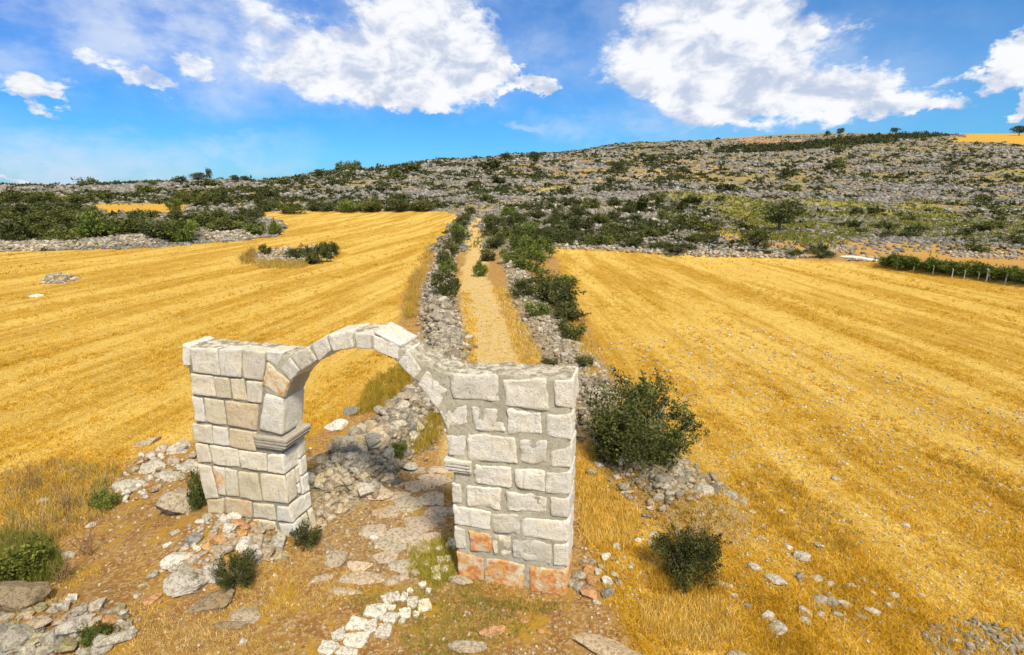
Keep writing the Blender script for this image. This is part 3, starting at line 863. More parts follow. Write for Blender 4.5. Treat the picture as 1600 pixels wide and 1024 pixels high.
ext = ring([(443, 553), (470, 547), (484, 538), (511, 523), (551, 516), (580, 520), (600, 527), (626, 541), (642, 548), (658, 562), (680, 574), (702, 584), (712, 630), (732, 668)])
itr = ring([(700, 672), (684, 642), (655, 601), (624, 568), (607, 560), (580, 546), (553, 546), (520, 550), (497, 566), (470, 581), (455, 597), (443, 624), (414, 616), (410, 600), (417, 565)])
out = [(u, z-.03) for u, z in ext[:12]]+ext[12:]+itr[:1]+[(u, z+.03) for u, z in itr[1:11]]+itr[11:]
arch = core_mesh('arch', out, .004, T_-.004, root, M_MORTAR, vox=.03, amp=.014)
VS = [([(417, 565), (433, 578), (453, 597), (443, 622), (410, 602)], YEL, .55), ([(437, 577), (453, 558), (469, 580), (453, 596)], WH, 0), ([(453, 557), (482, 542), (496, 563), (470, 580)], GRY, 0),
      ([(486, 538), (509, 524), (518, 549), (498, 565)], GRY, 0), ([(512, 523), (550, 516), (552, 545), (520, 549)], GRY, 0), ([(555, 520), (578, 521), (580, 545), (557, 545)], GRY, 0),
      ([(581, 521), (626, 541), (622, 562), (583, 547)], V3, 0), ([(627, 548), (641, 549), (658, 588), (650, 596), ], WH, 0), ([(667, 578), (701, 611), (684, 641), (652, 600)], V3, 0), ([(697, 634), (729, 640), (730, 663), (697, 672)], V3, 0)]
for k, (q, c_, st) in enumerate(VS):
    mv = Masonry(); mv.k = 50+k
    if len(q) == 5:
        q = [q[0], q[2], q[3], q[4]]
    if k == 7: q = [(637, 546), (659, 579), (648, 594), (621, 567)]
    if k == 9: q = [(685, 643), (729, 632), (731, 663), (700, 673)]
    mv.hexa(PQ(*q), -.014 if k < 7 else -.002, T_+(.014 if k < 7 else .002), col=c_, stain=st, r=.03, amp=.012, warp=.012)
    vo = mv.build('voussoir', M_ASH, arch)
# pale slab bedded on the crown and small levelling stones
mv = Masonry(); q = PQ((585, 517), (627, 540), (628, 546), (585, 523)); q[:, 1] += -.012
mv.hexa([q[0]+(0, .025), q[1]+(0, .025), q[1]+(0, -.03), q[0]+(0, -.03)], -.016, T_+.018, col=(.80, .76, .66), r=.02); o = mv.build('crown_slab', M_ASH, arch); o['label'] = 'bright white slab on the crown of the arch'


def impost(parent, u_in, u_out, proj, sgn, z_top, h_, wrap_u):
    """moulded band: fillets stepping out; u_in = face of the opening, sgn = direction into the opening"""
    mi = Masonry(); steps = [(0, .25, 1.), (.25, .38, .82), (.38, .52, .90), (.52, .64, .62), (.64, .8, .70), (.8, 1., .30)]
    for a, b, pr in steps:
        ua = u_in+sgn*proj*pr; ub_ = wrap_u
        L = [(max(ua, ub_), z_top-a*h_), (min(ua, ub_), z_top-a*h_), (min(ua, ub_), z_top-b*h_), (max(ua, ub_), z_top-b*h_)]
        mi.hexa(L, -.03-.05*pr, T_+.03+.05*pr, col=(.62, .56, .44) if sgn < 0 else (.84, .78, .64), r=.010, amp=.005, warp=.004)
    return mi.build('impost', M_ASH, parent)


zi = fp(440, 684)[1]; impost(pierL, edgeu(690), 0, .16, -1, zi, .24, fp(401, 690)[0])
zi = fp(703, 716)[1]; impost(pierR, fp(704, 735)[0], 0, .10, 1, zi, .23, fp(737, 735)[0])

# ------------------------------------------------------------------ foliage prototypes
def crown_mesh(name, n, leaf, seed, clumps=14, shape=(1, 1, .75), mat=None, spiky=0., aspect=1.8):
    """unit-ish bush: leaf clumps spread through an uneven crown that sits on z=0, width 2, height ~1.5"""
    r = np.random.default_rng(seed)
    C = r.normal(size=(clumps, 3)); C /= np.linalg.norm(C, axis=1)[:, None]; C *= (r.uniform(.25, 1, clumps)**.6)[:, None]*.68
    C[:, 2] = C[:, 2]*.8; cr = r.uniform(.22, .42, clumps)
    k = r.integers(0, clumps, n); d = r.normal(size=(n, 3)); d /= np.linalg.norm(d, axis=1)[:, None]
    rad = r.uniform(.0, 1., n)**(1/2.2)*(1+.35*fbm(d[:, 0]*2.5+seed, d[:, 1]*2.5, d[:, 2]*2.5, 2))
    P = C[k]+d*(cr[k]*rad)[:, None]
    # sprigs reaching out past the crown, and holes in it
    ns = int(30+n/420*spiky); per = max(4, int(n*.16/ns)); j = r.integers(0, n, ns); dirs = P[j]/np.linalg.norm(P[j], axis=1)[:, None]+r.normal(0, .35, (ns, 3)); dirs[:, 2] = np.abs(dirs[:, 2])*.9+.1
    ln_ = r.uniform(.10, .30, ns)*(.4+spiky)
    for q in range(ns):
        tt_ = r.uniform(0, 1, per); P[q*per:(q+1)*per] = P[j[q]]*.95+dirs[q]*(tt_*ln_[q])[:, None]+r.normal(0, .018, (per, 3))
    hole = fbm(P[:, 0]*3.2+seed*3, P[:, 1]*3.2, P[:, 2]*3.2, 2) < -.22; hole[:ns*per] = False
    P = P[~hole]; d = d[~hole]; n = len(P)
    P = P*np.array(shape); P[:, 2] -= np.percentile(P[:, 2], 3); low_ = P[:, 2] < 0; P[low_, 2] = r.uniform(0, .15, low_.sum())
    ex = np.percentile(np.abs(P[:, :2]), 97.5); P[:, :2] /= ex; P[:, 2] *= 1.3/np.percentile(P[:, 2], 98.5)
    a = r.normal(size=(n, 3)); a /= np.linalg.norm(a, axis=1)[:, None]; a = a+d*.6; a[:, 2] += .25
    b = np.cross(a, r.normal(size=(n, 3))); b /= np.linalg.norm(b, axis=1)[:, None]; a /= np.linalg.norm(a, axis=1)[:, None]
    L = leaf*r.uniform(.6, 1.4, n)[:, None]
    V = np.stack([P-b*L*.5/aspect*1.4, P+b*L*.5/aspect*1.4, P+a*L], 1).reshape(-1, 3)
    tn = np.clip(.45+.5*fbm(P[:, 0]*3+seed, P[:, 1]*3, P[:, 2]*3, 3)*1.6+r.uniform(-.25, .25, n), 0, 1)
    tn = np.repeat(tn, 3)
    return mkmesh(name, V, np.arange(3*n).reshape(-1, 3), mat or M_LEAF, link=False, attrs=dict(tint=np.stack([tn, tn, tn], 1)))


def tube(V, F, p0, p1, r0, r1, k=6):
    p0, p1 = np.array(p0, float), np.array(p1, float); d = p1-p0; d /= np.linalg.norm(d)+1e-9
    a = np.cross(d, (0, 0, 1) if abs(d[2]) < .9 else (1, 0, 0)); a /= np.linalg.norm(a); b = np.cross(d, a); n0 = len(V)
    for p, r_ in ((p0, r0), (p1, r1)):
        for i in range(k):
            th = 2*math.pi*i/k; V.append(tuple(p+(a*math.cos(th)+b*math.sin(th))*r_))
    for i in range(k): F.append((n0+i, n0+(i+1) % k, n0+k+(i+1) % k, n0+k+i))
    F.append(tuple(n0+i for i in range(k))[::-1]); F.append(tuple(n0+k+i for i in range(k)))


def branch_mesh(name, seed, mat, n=9, h=.9, spread=.8, r0=.03, trunk=0.):
    r = random.Random(seed); V, F = [], []
    if trunk: tube(V, F, (0, 0, -.1), (.02, .01, trunk), r0*1.8, r0*1.3, 8)
    for i in range(n):
        th = r.uniform(0, 6.28); p = np.array((.0, 0, trunk if trunk else -.05)); d = np.array((math.cos(th)*spread*r.uniform(.3, 1), math.sin(th)*spread*r.uniform(.3, 1), h*r.uniform(.6, 1)))
        rr = r0*r.uniform(.5, 1)
        for s_ in range(4):
            q = p+d/4+np.array([r.uniform(-.06, .06) for _ in range(3)]); tube(V, F, p, q, rr, rr*.72, 5)
            if s_ > 0:
                e = q+d/5+np.array([r.uniform(-.18, .18) for _ in range(3)]); tube(V, F, q, e, rr*.5, rr*.2, 4)
            p = q; rr *= .72
    return mkmesh(name, V, F, mat, link=False)


CR_NEAR = [crown_mesh('crown', 26000, .050, 11, 26, (1, 1, .8), spiky=.6), crown_mesh('crown', 22000, .052, 12, 20, (1, 1, .85), spiky=.8)]
CR_MID = [crown_mesh('crown', 4200, .105, 20+i, 16, (1, 1, .8), spiky=.7) for i in range(6)]
CR_FAR = [crown_mesh('crown', 900, .20, 40+i, 10, (1, 1, .75), spiky=.4) for i in range(6)]
CR_TREE = [crown_mesh('crown', 3600, .11, 60+i, 18, (1, 1, .85), spiky=.2) for i in range(2)]
BR_N = [branch_mesh('branches', 70+i, M_TWIG, 11, .75, .75, .022) for i in range(2)]
BR_M = [branch_mesh('branches', 80+i, M_BARK, 6, .7, .7, .03) for i in range(2)]
TR_T = branch_mesh('trunk', 90, M_BARK, 6, .6, .5, .05, trunk=.55)


def shrub(px, py, w_, h_, label, group=None, lod='mid', color=(1, 1, 1), cat='shrub', name='shrub', i=0, twigs=True, tree=False, at=None):
    """px,py: middle of the base in the photograph; w_,h_ size in pixels"""
    if at is not None: P, tt = at
    else:
        H = hit(px, py)
        if H is None: return None
        P, tt = H
    mpp = tt/FPX; W_, Hh = w_*mpp/2, h_*mpp
    o = empty(name, (P[0], P[1], P[2]), random.uniform(0, 6.28)); o.scale = (W_, W_, Hh/1.35)
    lib = dict(near=CR_NEAR, mid=CR_MID, far=CR_FAR, tree=CR_TREE)[lod]
    c_ = bpy.data.objects.new('crown', lib[i % len(lib)]); COL.objects.link(c_); c_.parent = o; c_.color = tuple(color)+(1,)
    if tree:
        c_.location = (0, 0, .42); c_.scale = (1, 1, .78)
        b_ = bpy.data.objects.new('trunk', TR_T); COL.objects.link(b_); b_.parent = o
    elif twigs:
        b_ = bpy.data.objects.new('branches', (BR_N if lod == 'near' else BR_M)[i % 2]); COL.objects.link(b_); b_.parent = o; b_.scale = (1.3, 1.3, 1.65) if lod == 'near' else (1.1, 1.1, 1.4)
        c_.location = (0, 0, .03)
    else: c_.location = (0, 0, -.05)
    return tag(o, label, cat, group)

# ------------------------------------------------------------------ shrubs and trees
ORD = ['nearest', 'second', 'third', 'fourth', 'fifth', 'sixth', 'seventh', 'eighth', 'ninth', 'tenth', 'eleventh', 'twelfth', 'thirteenth', 'fourteenth', 'fifteenth', 'sixteenth', 'seventeenth', 'eighteenth', 'nineteenth', 'twentieth',
       'twenty first', 'twenty second', 'twenty third', 'twenty fourth', 'twenty fifth', 'twenty sixth', 'twenty seventh', 'twenty eighth', 'twenty ninth', 'thirtieth']
DK = (.85, .85, .85); OL = (1.15, 1.1, .9); GR = (1.35, 1.5, 1.0); BK = (.72, .70, .70)
shrub(1008, 704, 152, 100, 'large dark green bush with bare inner twigs just right of the right pier', lod='near', i=0, color=(.95, .95, .9))
shrub(948, 722, 42, 34, 'low dark sprig tucked under the left side of the large bush', lod='mid', i=1, color=DK)
shrub(1072, 897, 96, 78, 'round dark bush with pale dead stems alone in the stony stubble', lod='near', i=1, color=(.85, .78, .80))
shrub(372, 912, 56, 46, 'small dark bush growing out of the stones below the left pier', lod='near', i=0, color=BK)
shrub(300, 915, 30, 18, 'tiny green tuft bush under the big rounded boulder', lod='mid', i=2, color=OL)
shrub(312, 794, 26, 62, 'narrow dark green sprig squeezed against the outer side of the left pier', lod='mid', i=3, color=(.8, .95, .7))
shrub(20, 905, 88, 58, 'olive green weedy clump at the left edge above the brown boulder', lod='mid', i=4, color=(1.2, 1.2, .7))
shrub(165, 795, 34, 30, 'small green weed beside the pale outcrop left of the gateway', lod='mid', i=5, color=GR)
shrub(480, 846, 44, 26, 'low dark weed at the inner foot of the left pier', lod='mid', i=0, color=BK)
shrub(150, 1000, 36, 26, 'green tuft growing among the stones of the bottom left heap', lod='mid', i=1, color=(.9, 1.1, .7))
shrub(622, 712, 28, 22, 'small green sprig at the end of the rubble wall seen through the arch', lod='mid', i=2, color=(.9, 1.1, .7))
row_l = [(697, 466, 48, 60), (700, 432, 34, 36), (694, 412, 30, 26), (704, 398, 34, 30), (712, 382, 32, 28), (716, 368, 30, 26), (722, 356, 26, 22), (728, 345, 24, 18), (735, 336, 22, 16)]
for k, (x, y, w_, h_) in enumerate(row_l):
    shrub(x, y, w_*.82, h_*.74, '%s dark shrub on the rubble wall along the left of the lane' % (ORD[k] if k == 0 else ORD[k]+' nearest'), 'shrubs lining the left of the lane', i=k, color=[DK, GR, DK, OL][k % 4])
row_r = [(858, 575, 30, 20), (912, 572, 38, 20), (893, 528, 54, 34), (885, 500, 66, 36), (838, 494, 44, 30), (870, 478, 84, 50), (818, 462, 46, 34), (850, 450, 60, 36), (882, 452, 40, 28), (752, 432, 26, 32), (830, 425, 56, 42), (842, 404, 52, 44), (800, 410, 44, 28), (762, 408, 30, 24), (812, 392, 46, 30),
         (775, 388, 40, 30), (845, 384, 50, 34), (800, 374, 44, 30), (768, 368, 34, 28), (826, 366, 46, 24), (788, 356, 38, 24), (765, 350, 30, 20), (812, 348, 40, 20), (838, 342, 34, 18), (796, 338, 34, 18), (862, 352, 34, 18)]
for k, (x, y, w_, h_) in enumerate(row_r):
    shrub(x, y, w_*.84, h_*.74, '%s bush in the thicket on the stones right of the lane' % (ORD[k] if k == 0 else ORD[k]+' nearest'), 'bushes lining the right of the lane', i=k+2, color=[DK, DK, OL, BK, GR][k % 5] if 8 > k or k > 12 else GR)
# dark scrub on the left
scrub = [(15, 376, 70, 40), (60, 352, 60, 26), (100, 340, 70, 26), (150, 372, 66, 44), (120, 356, 60, 30), (30, 340, 60, 24), (200, 366, 80, 32), (250, 372, 60, 30), (285, 376, 54, 36), (330, 350, 60, 26), (300, 355, 60, 26), (360, 362, 56, 24), (385, 352, 50, 26),
         (400, 365, 40, 20), (70, 318, 50, 20), (25, 318, 50, 18), (130, 320, 40, 18), (215, 342, 24, 14), (272, 328, 26, 20), (320, 322, 40, 24), (345, 318, 40, 24), (290, 318, 40, 20), (395, 340, 40, 18), (432, 368, 22, 26), (80, 372, 50, 30), (-30, 370, 60, 40), (455, 334, 40, 18), (500, 330, 44, 20), (545, 331, 40, 20), (580, 330, 44, 22), (620, 330, 46, 22), (660, 330, 40, 20), (420, 330, 36, 18)]
for k, (x, y, w_, h_) in enumerate(scrub):
    n_ = sorted(scrub, key=lambda q: q[0]).index((x, y, w_, h_))
    lab = 'dark evergreen scrub bush in the band behind the left stubble field, %s' % ('leftmost' if n_ == 0 else 'number %d from the left' % (n_+1))
    lab = 'dark scrub bush behind the left stubble field, %s from the left' % (['first']+ORD[1:]+['thirty first', 'thirty second', 'thirty third', 'thirty fourth'])[n_]
    shrub(x, y, w_*.9, h_*.85, lab, 'scrub bushes behind the left field', i=k, color=[DK, OL, DK, GR, OL][k % 5])
for x, y, w_, h_, l in [(496, 411, 44, 30, 'dark bush on the right end of the stone heap in the left field'), (514, 398, 26, 20, 'small green bush behind the stone heap in the left field'), (462, 402, 24, 14, 'low dark bush in the middle of the stone heap in the left field'), (415, 396, 18, 14, 'dark tuft bush on the left end of the stone heap in the left field')]:
    shrub(x, y, w_, h_, l, lod='mid', i=int(x) % 5, color=DK, twigs=False)
tree_l = [(1216, 362, 54, 42, 'round dark tree standing alone on the green slope at right', DK), (790, 255, 20, 14, 'left of two round dark trees on the central ridge', BK), (837, 254, 20, 14, 'right of two round dark trees on the central ridge', BK), (965, 270, 20, 14, 'dark tree beside the pale meadow on the middle hillside', BK),
          (1017, 256, 18, 13, 'dark tree at the head of the winding track', BK), (1003, 249, 12, 9, 'small dark tree left of the tree at the head of the track', BK), (1592, 212, 20, 13, 'dark tree on the skyline at the right edge by the golden field', BK),
          (283, 290, 20, 13, 'leftmost of three trees on the left skyline', BK), (310, 286, 22, 14, 'middle wide tree of three on the left skyline', BK), (328, 284, 9, 18, 'narrow upright tree on the left skyline', BK), (366, 284, 12, 9, 'left of two small bushy trees on the left skyline', BK), (382, 284, 12, 8, 'right of two small bushy trees on the left skyline', BK), (240, 292, 14, 9, 'small pale green tree on the left skyline', GR),
          (1180, 396, 40, 34, 'leafy dark shrubby tree at the far edge of the right stubble field', DK), (1312, 212, 10, 10, 'tall conifer sticking up from the dark wood on the hill, right one', BK), (1292, 216, 8, 10, 'tall conifer sticking up from the dark wood on the hill, left one', BK), (1398, 208, 12, 8, 'tree at the right end of the dark wood on the hill', BK), (1107, 234, 10, 10, 'tree at the left end of the dark wood on the hill', BK)]
for k, (x, y, w_, h_, l, c_) in enumerate(tree_l):
    yy_ = y
    while hit(x, yy_) is None and yy_ < y+30: yy_ += 1
    H = hit(x, yy_)
    shrub(x, yy_, w_, h_+(0), l, lod='tree', i=k, color=c_, cat='tree', name='tree', tree=True)
edge = [(885, 378, 40, 20), (905, 360, 44, 26), (930, 384, 36, 20), (955, 375, 40, 22), (985, 388, 44, 18), (1010, 372, 36, 18), (1030, 390, 40, 16), (1060, 393, 60, 16), (1090, 380, 30, 18), (1110, 376, 24, 18), (1085, 350, 24, 12), (1065, 345, 22, 12), (1125, 316, 16, 12), (1080, 320, 30, 14), (1025, 316, 34, 18), (875, 345, 36, 22), (905, 338, 34, 20), (935, 350, 34, 20), (960, 345, 30, 18), (890, 322, 30, 16), (925, 326, 30, 18), (960, 322, 30, 16), (985, 335, 28, 16), (1240, 400, 30, 12), (1285, 402, 34, 14), (1338, 336, 18, 14), (1345, 365, 26, 10), (1420, 345, 22, 8), (1500, 370, 24, 8), (1562, 345, 16, 10)]
for k, (x, y, w_, h_) in enumerate(edge):
    n_ = sorted(edge, key=lambda q: (q[0], q[1])).index((x, y, w_, h_))
    shrub(x, y, w_*.86, h_*.82, 'dark bush among pale rocks beyond the right field, %s from the left' % (['first']+ORD[1:])[n_], 'bushes beyond the right field', i=k, color=[DK, BK, OL][k % 3])
for k in range(17):
    x = 1384+k*14.5; y = 414+k*1.55+(0 if k < 9 else .6*(k-9))
    shrub(x, y, 30*(.85+.3*((k*7)%5)/5), (17+k*.2)*(.8+.4*((k*3)%4)/4), 'green bush in the low hedge along the fence, %s from the left' % (['first']+ORD[1:])[k], 'hedge bushes along the fence', i=k, color=(1.0, 1.25, .8), twigs=False)

# fence posts beyond the right field
def post(px, py, hpx, label, brace=False):
    P, tt = hit(px, py); h_ = .8*hpx*tt/FPX; V, F = [], []
    r_ = max(.03, .0007*tt) if not brace else .0013*tt
    o = empty('fence_post', P)
    tube(V, F, (0, 0, -.2), (0, 0, h_), r_, r_*.9, 8); tube(V, F, (0, 0, h_), (-.12*h_, 0, h_*1.12), r_*.9, r_*.7, 6)
    mkmesh('post', V, F, M_POST, o)
    if brace:
        V, F = [], []; tube(V, F, (.45*h_, 0, -.1), (.05, 0, h_*.85), r_*.7, r_*.7, 6); mkmesh('brace', V, F, M_POST, o)
    tag(o, label, 'fence post', 'posts of the fence beyond the right field')


for k, (x, y, h_) in enumerate([(1401, 420, 16), (1427, 425, 15), (1457, 430, 17), (1487, 434, 16), (1506, 436, 15), (1528, 438, 13)]):
    post(x, y, h_, 'thin grey post in front of the hedge, %s from the left' % (['first']+ORD[1:])[k])
post(1541, 440, 22, 'thick pale braced post at the right of the hedge, left of the pair', True); post(1571, 442, 20, 'thick pale braced post at the right of the hedge, right of the pair', True)


def dry_plant(px, py, w_, h_, seed, label):
    P, tt = hit(px, py); r = random.Random(seed); V, F = [], []; W_ = w_*tt/FPX; Hh = h_*tt/FPX
    for i in range(9):
        th = r.uniform(0, 6.28); p = np.array((r.uniform(-.1, .1), r.uniform(-.1, .1), -.03)); d = np.array((math.cos(th)*W_*.35*r.uniform(.2, 1), math.sin(th)*W_*.25, Hh*r.uniform(.5, 1)))
        for s_ in range(5):
            q = p+d/5+np.array([r.uniform(-.03, .03) for _ in range(3)]); tube(V, F, p, q, .010-.0012*s_, .009-.0012*s_, 4)
            e = q+np.array([r.uniform(-.14, .14), r.uniform(-.1, .1), r.uniform(0, .12)]); tube(V, F, q, e, .004, .002, 4); p = q
    o = mkmesh('dry_plant', V, F, M_DRY); o.location = P
    tag(o, label, 'dry plant')


dry_plant(50, 765, 60, 70, 1, 'brown leafless stalks at the edge of the left stubble, nearest the photo edge')
dry_plant(105, 800, 60, 66, 2, 'brown leafless stalks in the weedy bank left of the gateway')
dry_plant(140, 865, 70, 60, 3, 'sprawling bare brown stalks on the dirt between bank and boulder pile')
dry_plant(100, 905, 36, 44, 4, 'two thin dry brown stems standing just behind the bottom left heap')

# ------------------------------------------------------------------ single stones
GY = (.47, .43, .34); LG = (.63, .58, .47); WT = (.80, .76, .66); BR = (.36, .28, .17); OR_ = (.66, .38, .16); YL = (.58, .50, .30); DG = (.32, .31, .27); RD = (.64, .36, .18); OV = (.38, .34, .18); TN = (.54, .45, .32)
g1 = 'stones of the bottom left heap'; L1 = 'one of many grey stones packed in the heap at the bottom left corner'
stone_px(24, 936, 92, 66, BR, 'large brown weathered boulder at the left edge above the stone heap', cat='boulder', name='boulder', lift=.75, mesh=4)
SPEC = {5: 'big whitish pitted stone in the middle of the bottom left heap', 12: 'stone with an orange face in the bottom left heap', 17: 'long pale tan stone at the lower right of the bottom left heap', 20: 'olive upright stone at the bottom of the bottom left heap', 8: 'small white stone at the top of the bottom left heap', 6: 'yellowish rounded stone in the bottom left heap', 2: 'large pointed grey stone at the left of the bottom left heap'}
P1 = [(30, 993, 48, 42, GY), (63, 974, 36, 26, TN), (80, 990, 30, 30, GY), (116, 977, 48, 38, LG), (55, 1000, 28, 22, YL), (101, 947, 20, 18, LG), (113, 934, 20, 12, WT), (104, 963, 16, 14, TN), (153, 945, 26, 20, LG), (122, 954, 26, 15, GY), (170, 971, 30, 30, OR_), (187, 973, 14, 18, LG), (184, 951, 22, 15, OV), (149, 971, 17, 19, TN), (202, 973, 18, 16, GY),
      (180, 998, 58, 26, LG), (157, 997, 24, 22, LG), (160, 1015, 34, 16, GY), (106, 1010, 28, 32, OV), (133, 1017, 24, 14, GY), (72, 1015, 34, 24, GY), (42, 1017, 30, 22, LG), (10, 1016, 32, 20, GY), (8, 980, 26, 16, DG), (3, 997, 18, 18, DG), (92, 972, 18, 15, TN), (98, 998, 14, 15, DG), (64, 950, 20, 17, OV), (82, 952, 17, 14, TN), (40, 962, 24, 14, TN), (193, 957, 14, 10, LG), (26, 1010, 18, 13, TN),
      (140, 985, 16, 12, DG), (128, 996, 18, 14, GY), (60, 986, 18, 12, DG), (12, 964, 24, 14, GY), (88, 1004, 14, 12, DG), (20, 976, 18, 12, OV)]
for k, (x, y, w_, h_, c_) in enumerate(P1):
    s_ = SPEC.get(k+2)
    stone_px(x, y, w_*.96, h_*.98, c_, s_ or L1, g1, lift=.5)
g2 = 'stones heaped against the left pier'; L2 = 'one of the small mixed stones heaped against the foot of the left pier'
S2 = {0: 'flat white boulder at the left end of the heap below the left pier', 1: 'big rounded pale boulder beside the small dark bush', 2: 'pale boulder half behind the small dark bush', 3: 'white stone lying on top of the heap against the left pier', 9: 'pale round stone at the inner corner of the left pier', 15: 'blue grey stone on the left slope of the pier heap', 26: 'lilac grey stone on the dirt left of the rounded boulder'}
P2 = [(278, 872, 44, 25, WT), (294, 905, 60, 40, LG), (332, 882, 34, 38, LG), (368, 806, 30, 16, WT), (352, 809, 18, 20, WT), (359, 824, 22, 13, WT), (374, 818, 18, 15, RD), (384, 822, 16, 13, RD), (397, 818, 16, 15, OR_), (434, 846, 28, 27, LG), (417, 856, 26, 32, TN), (399, 842, 28, 18, TN), (377, 850, 24, 19, WT), (354, 855, 30, 22, TN), (345, 842, 24, 18, OR_),
      (304, 841, 24, 20, DG), (324, 851, 18, 16, OR_), (397, 856, 18, 14, LG), (398, 868, 26, 20, LG), (324, 808, 15, 15, LG), (312, 815, 14, 9, WT), (337, 828, 12, 12, TN), (273, 888, 17, 11, LG), (290, 884, 22, 11, GY), (303, 874, 16, 12, LG), (308, 857, 13, 10, WT), (238, 897, 17, 13, GY), (261, 852, 15, 8, WT), (273, 830, 15, 10, LG), (334, 858, 12, 12, TN), (361, 836, 14, 11, LG),
      (378, 834, 18, 12, OR_), (406, 830, 18, 12, TN), (422, 820, 26, 18, TN), (385, 863, 15, 12, GY), (438, 868, 28, 14, YL), (257, 887, 13, 10, LG), (345, 818, 14, 10, TN), (330, 838, 14, 10, RD), (318, 864, 14, 10, GY), (390, 810, 14, 10, TN), (412, 842, 14, 10, GY), (366, 842, 12, 9, OR_), (342, 868, 14, 10, TN), (314, 828, 10, 8, LG), (296, 822, 9, 7, TN)]
for k, (x, y, w_, h_, c_) in enumerate(P2):
    stone_px(x, y, w_*1.05, h_*1.05, c_, S2.get(k) or L2, g2, lift=.35)
g3 = 'stones at the outer foot of the right pier'; L3 = 'one of the small pale stones gathered at the outer foot of the right pier'
P3 = [(920, 925, 31, 20, RD, 'reddish flat stone at the foot of the right pier'), (948, 925, 26, 19, DG, 'dark grey stone at the outer foot of the right pier'), (904, 914, 18, 17, GY, 0), (920, 888, 17, 17, OR_, 'upper orange stone at the outer foot of the right pier'), (926, 905, 20, 18, OR_, 'lower orange stone at the outer foot of the right pier'), (948, 907, 18, 17, WT, 0), (906, 898, 18, 14, GY, 0), (946, 870, 18, 14, WT, 'white stone on the dirt level with the pier base'), (962, 851, 15, 12, WT, 'small white stone farther out from the right pier'), (893, 910, 14, 16, GY, 0), (932, 939, 14, 8, LG, 0), (935, 893, 14, 11, LG, 0), (960, 898, 12, 9, LG, 0), (940, 884, 12, 10, TN, 0), (914, 876, 12, 8, TN, 0), (968, 912, 12, 8, GY, 0)]
for x, y, w_, h_, c_, l in P3: stone_px(x, y, w_, h_, c_, l or L3, g3, lift=.35)
g4 = 'scattered stones in the right stubble field'; L4 = 'one of the loose pale stones scattered in the lower right stubble'
P4 = [(1100, 765, 34, 32, LG, 'pale boulder ending the rubble right of the large bush'), (1142, 773, 24, 18, GY, 0), (1160, 782, 17, 12, GY, 0), (1253, 868, 24, 20, LG, 0), (1179, 884, 24, 15, LG, 0), (1211, 905, 36, 18, LG, 0), (1248, 898, 17, 14, DG, 0), (1200, 962, 24, 21, LG, 'upper of two large pale stones touching below the stubble middle'), (1214, 980, 28, 23, LG, 'lower of two large pale stones touching below the stubble middle'), (1257, 954, 24, 16, LG, 0), (1258, 969, 20, 13, LG, 0), (1167, 945, 19, 12, DG, 'dark flat stone between the round bush and two large pale stones'), (1128, 912, 18, 13, WT, 'white stone at the right foot of the round dark bush'),
      (1286, 937, 28, 19, GY, 0), (1302, 939, 22, 20, GY, 0), (1318, 943, 21, 15, LG, 0), (1276, 903, 16, 12, LG, 0), (1297, 912, 16, 12, LG, 0), (1292, 925, 18, 10, GY, 0), (1364, 955, 28, 12, LG, 0), (1345, 962, 22, 11, GY, 0), (1232, 854, 13, 10, WT, 0), (1280, 852, 13, 11, LG, 0), (1221, 798, 11, 8, WT, 0), (1306, 747, 13, 10, LG, 0), (1413, 820, 18, 9, LG, 0), (1396, 929, 18, 12, LG, 0),
      (1040, 793, 28, 11, GY, 0), (1020, 792, 20, 8, LG, 0), (982, 768, 22, 8, LG, 0), (966, 745, 18, 9, LG, 0), (936, 725, 17, 14, LG, 0), (969, 730, 15, 12, GY, 0), (997, 843, 14, 8, WT, 0), (1022, 835, 18, 10, LG, 0), (1017, 848, 14, 9, LG, 0), (1035, 850, 14, 10, LG, 0), (1140, 915, 12, 9, WT, 0), (1147, 930, 13, 9, LG, 0), (1330, 915, 14, 9, LG, 0), (1350, 905, 13, 9, TN, 0), (1310, 960, 18, 10, GY, 0), (1282, 960, 14, 9, LG, 0), (1390, 945, 18, 11, LG, 0), (1420, 950, 16, 9, LG, 0), (1440, 930, 14, 8, LG, 0), (1365, 925, 13, 8, LG, 0), (1194, 822, 10, 7, LG, 0), (1175, 800, 12, 8, LG, 0), (1190, 840, 16, 8, TN, 0), (985, 885, 10, 8, LG, 0), (975, 870, 9, 7, LG, 0), (1010, 900, 12, 7, LG, 0)]
for x, y, w_, h_, c_, l in P4: stone_px(x, y, w_, h_, c_, l or L4, g4, lift=.25)
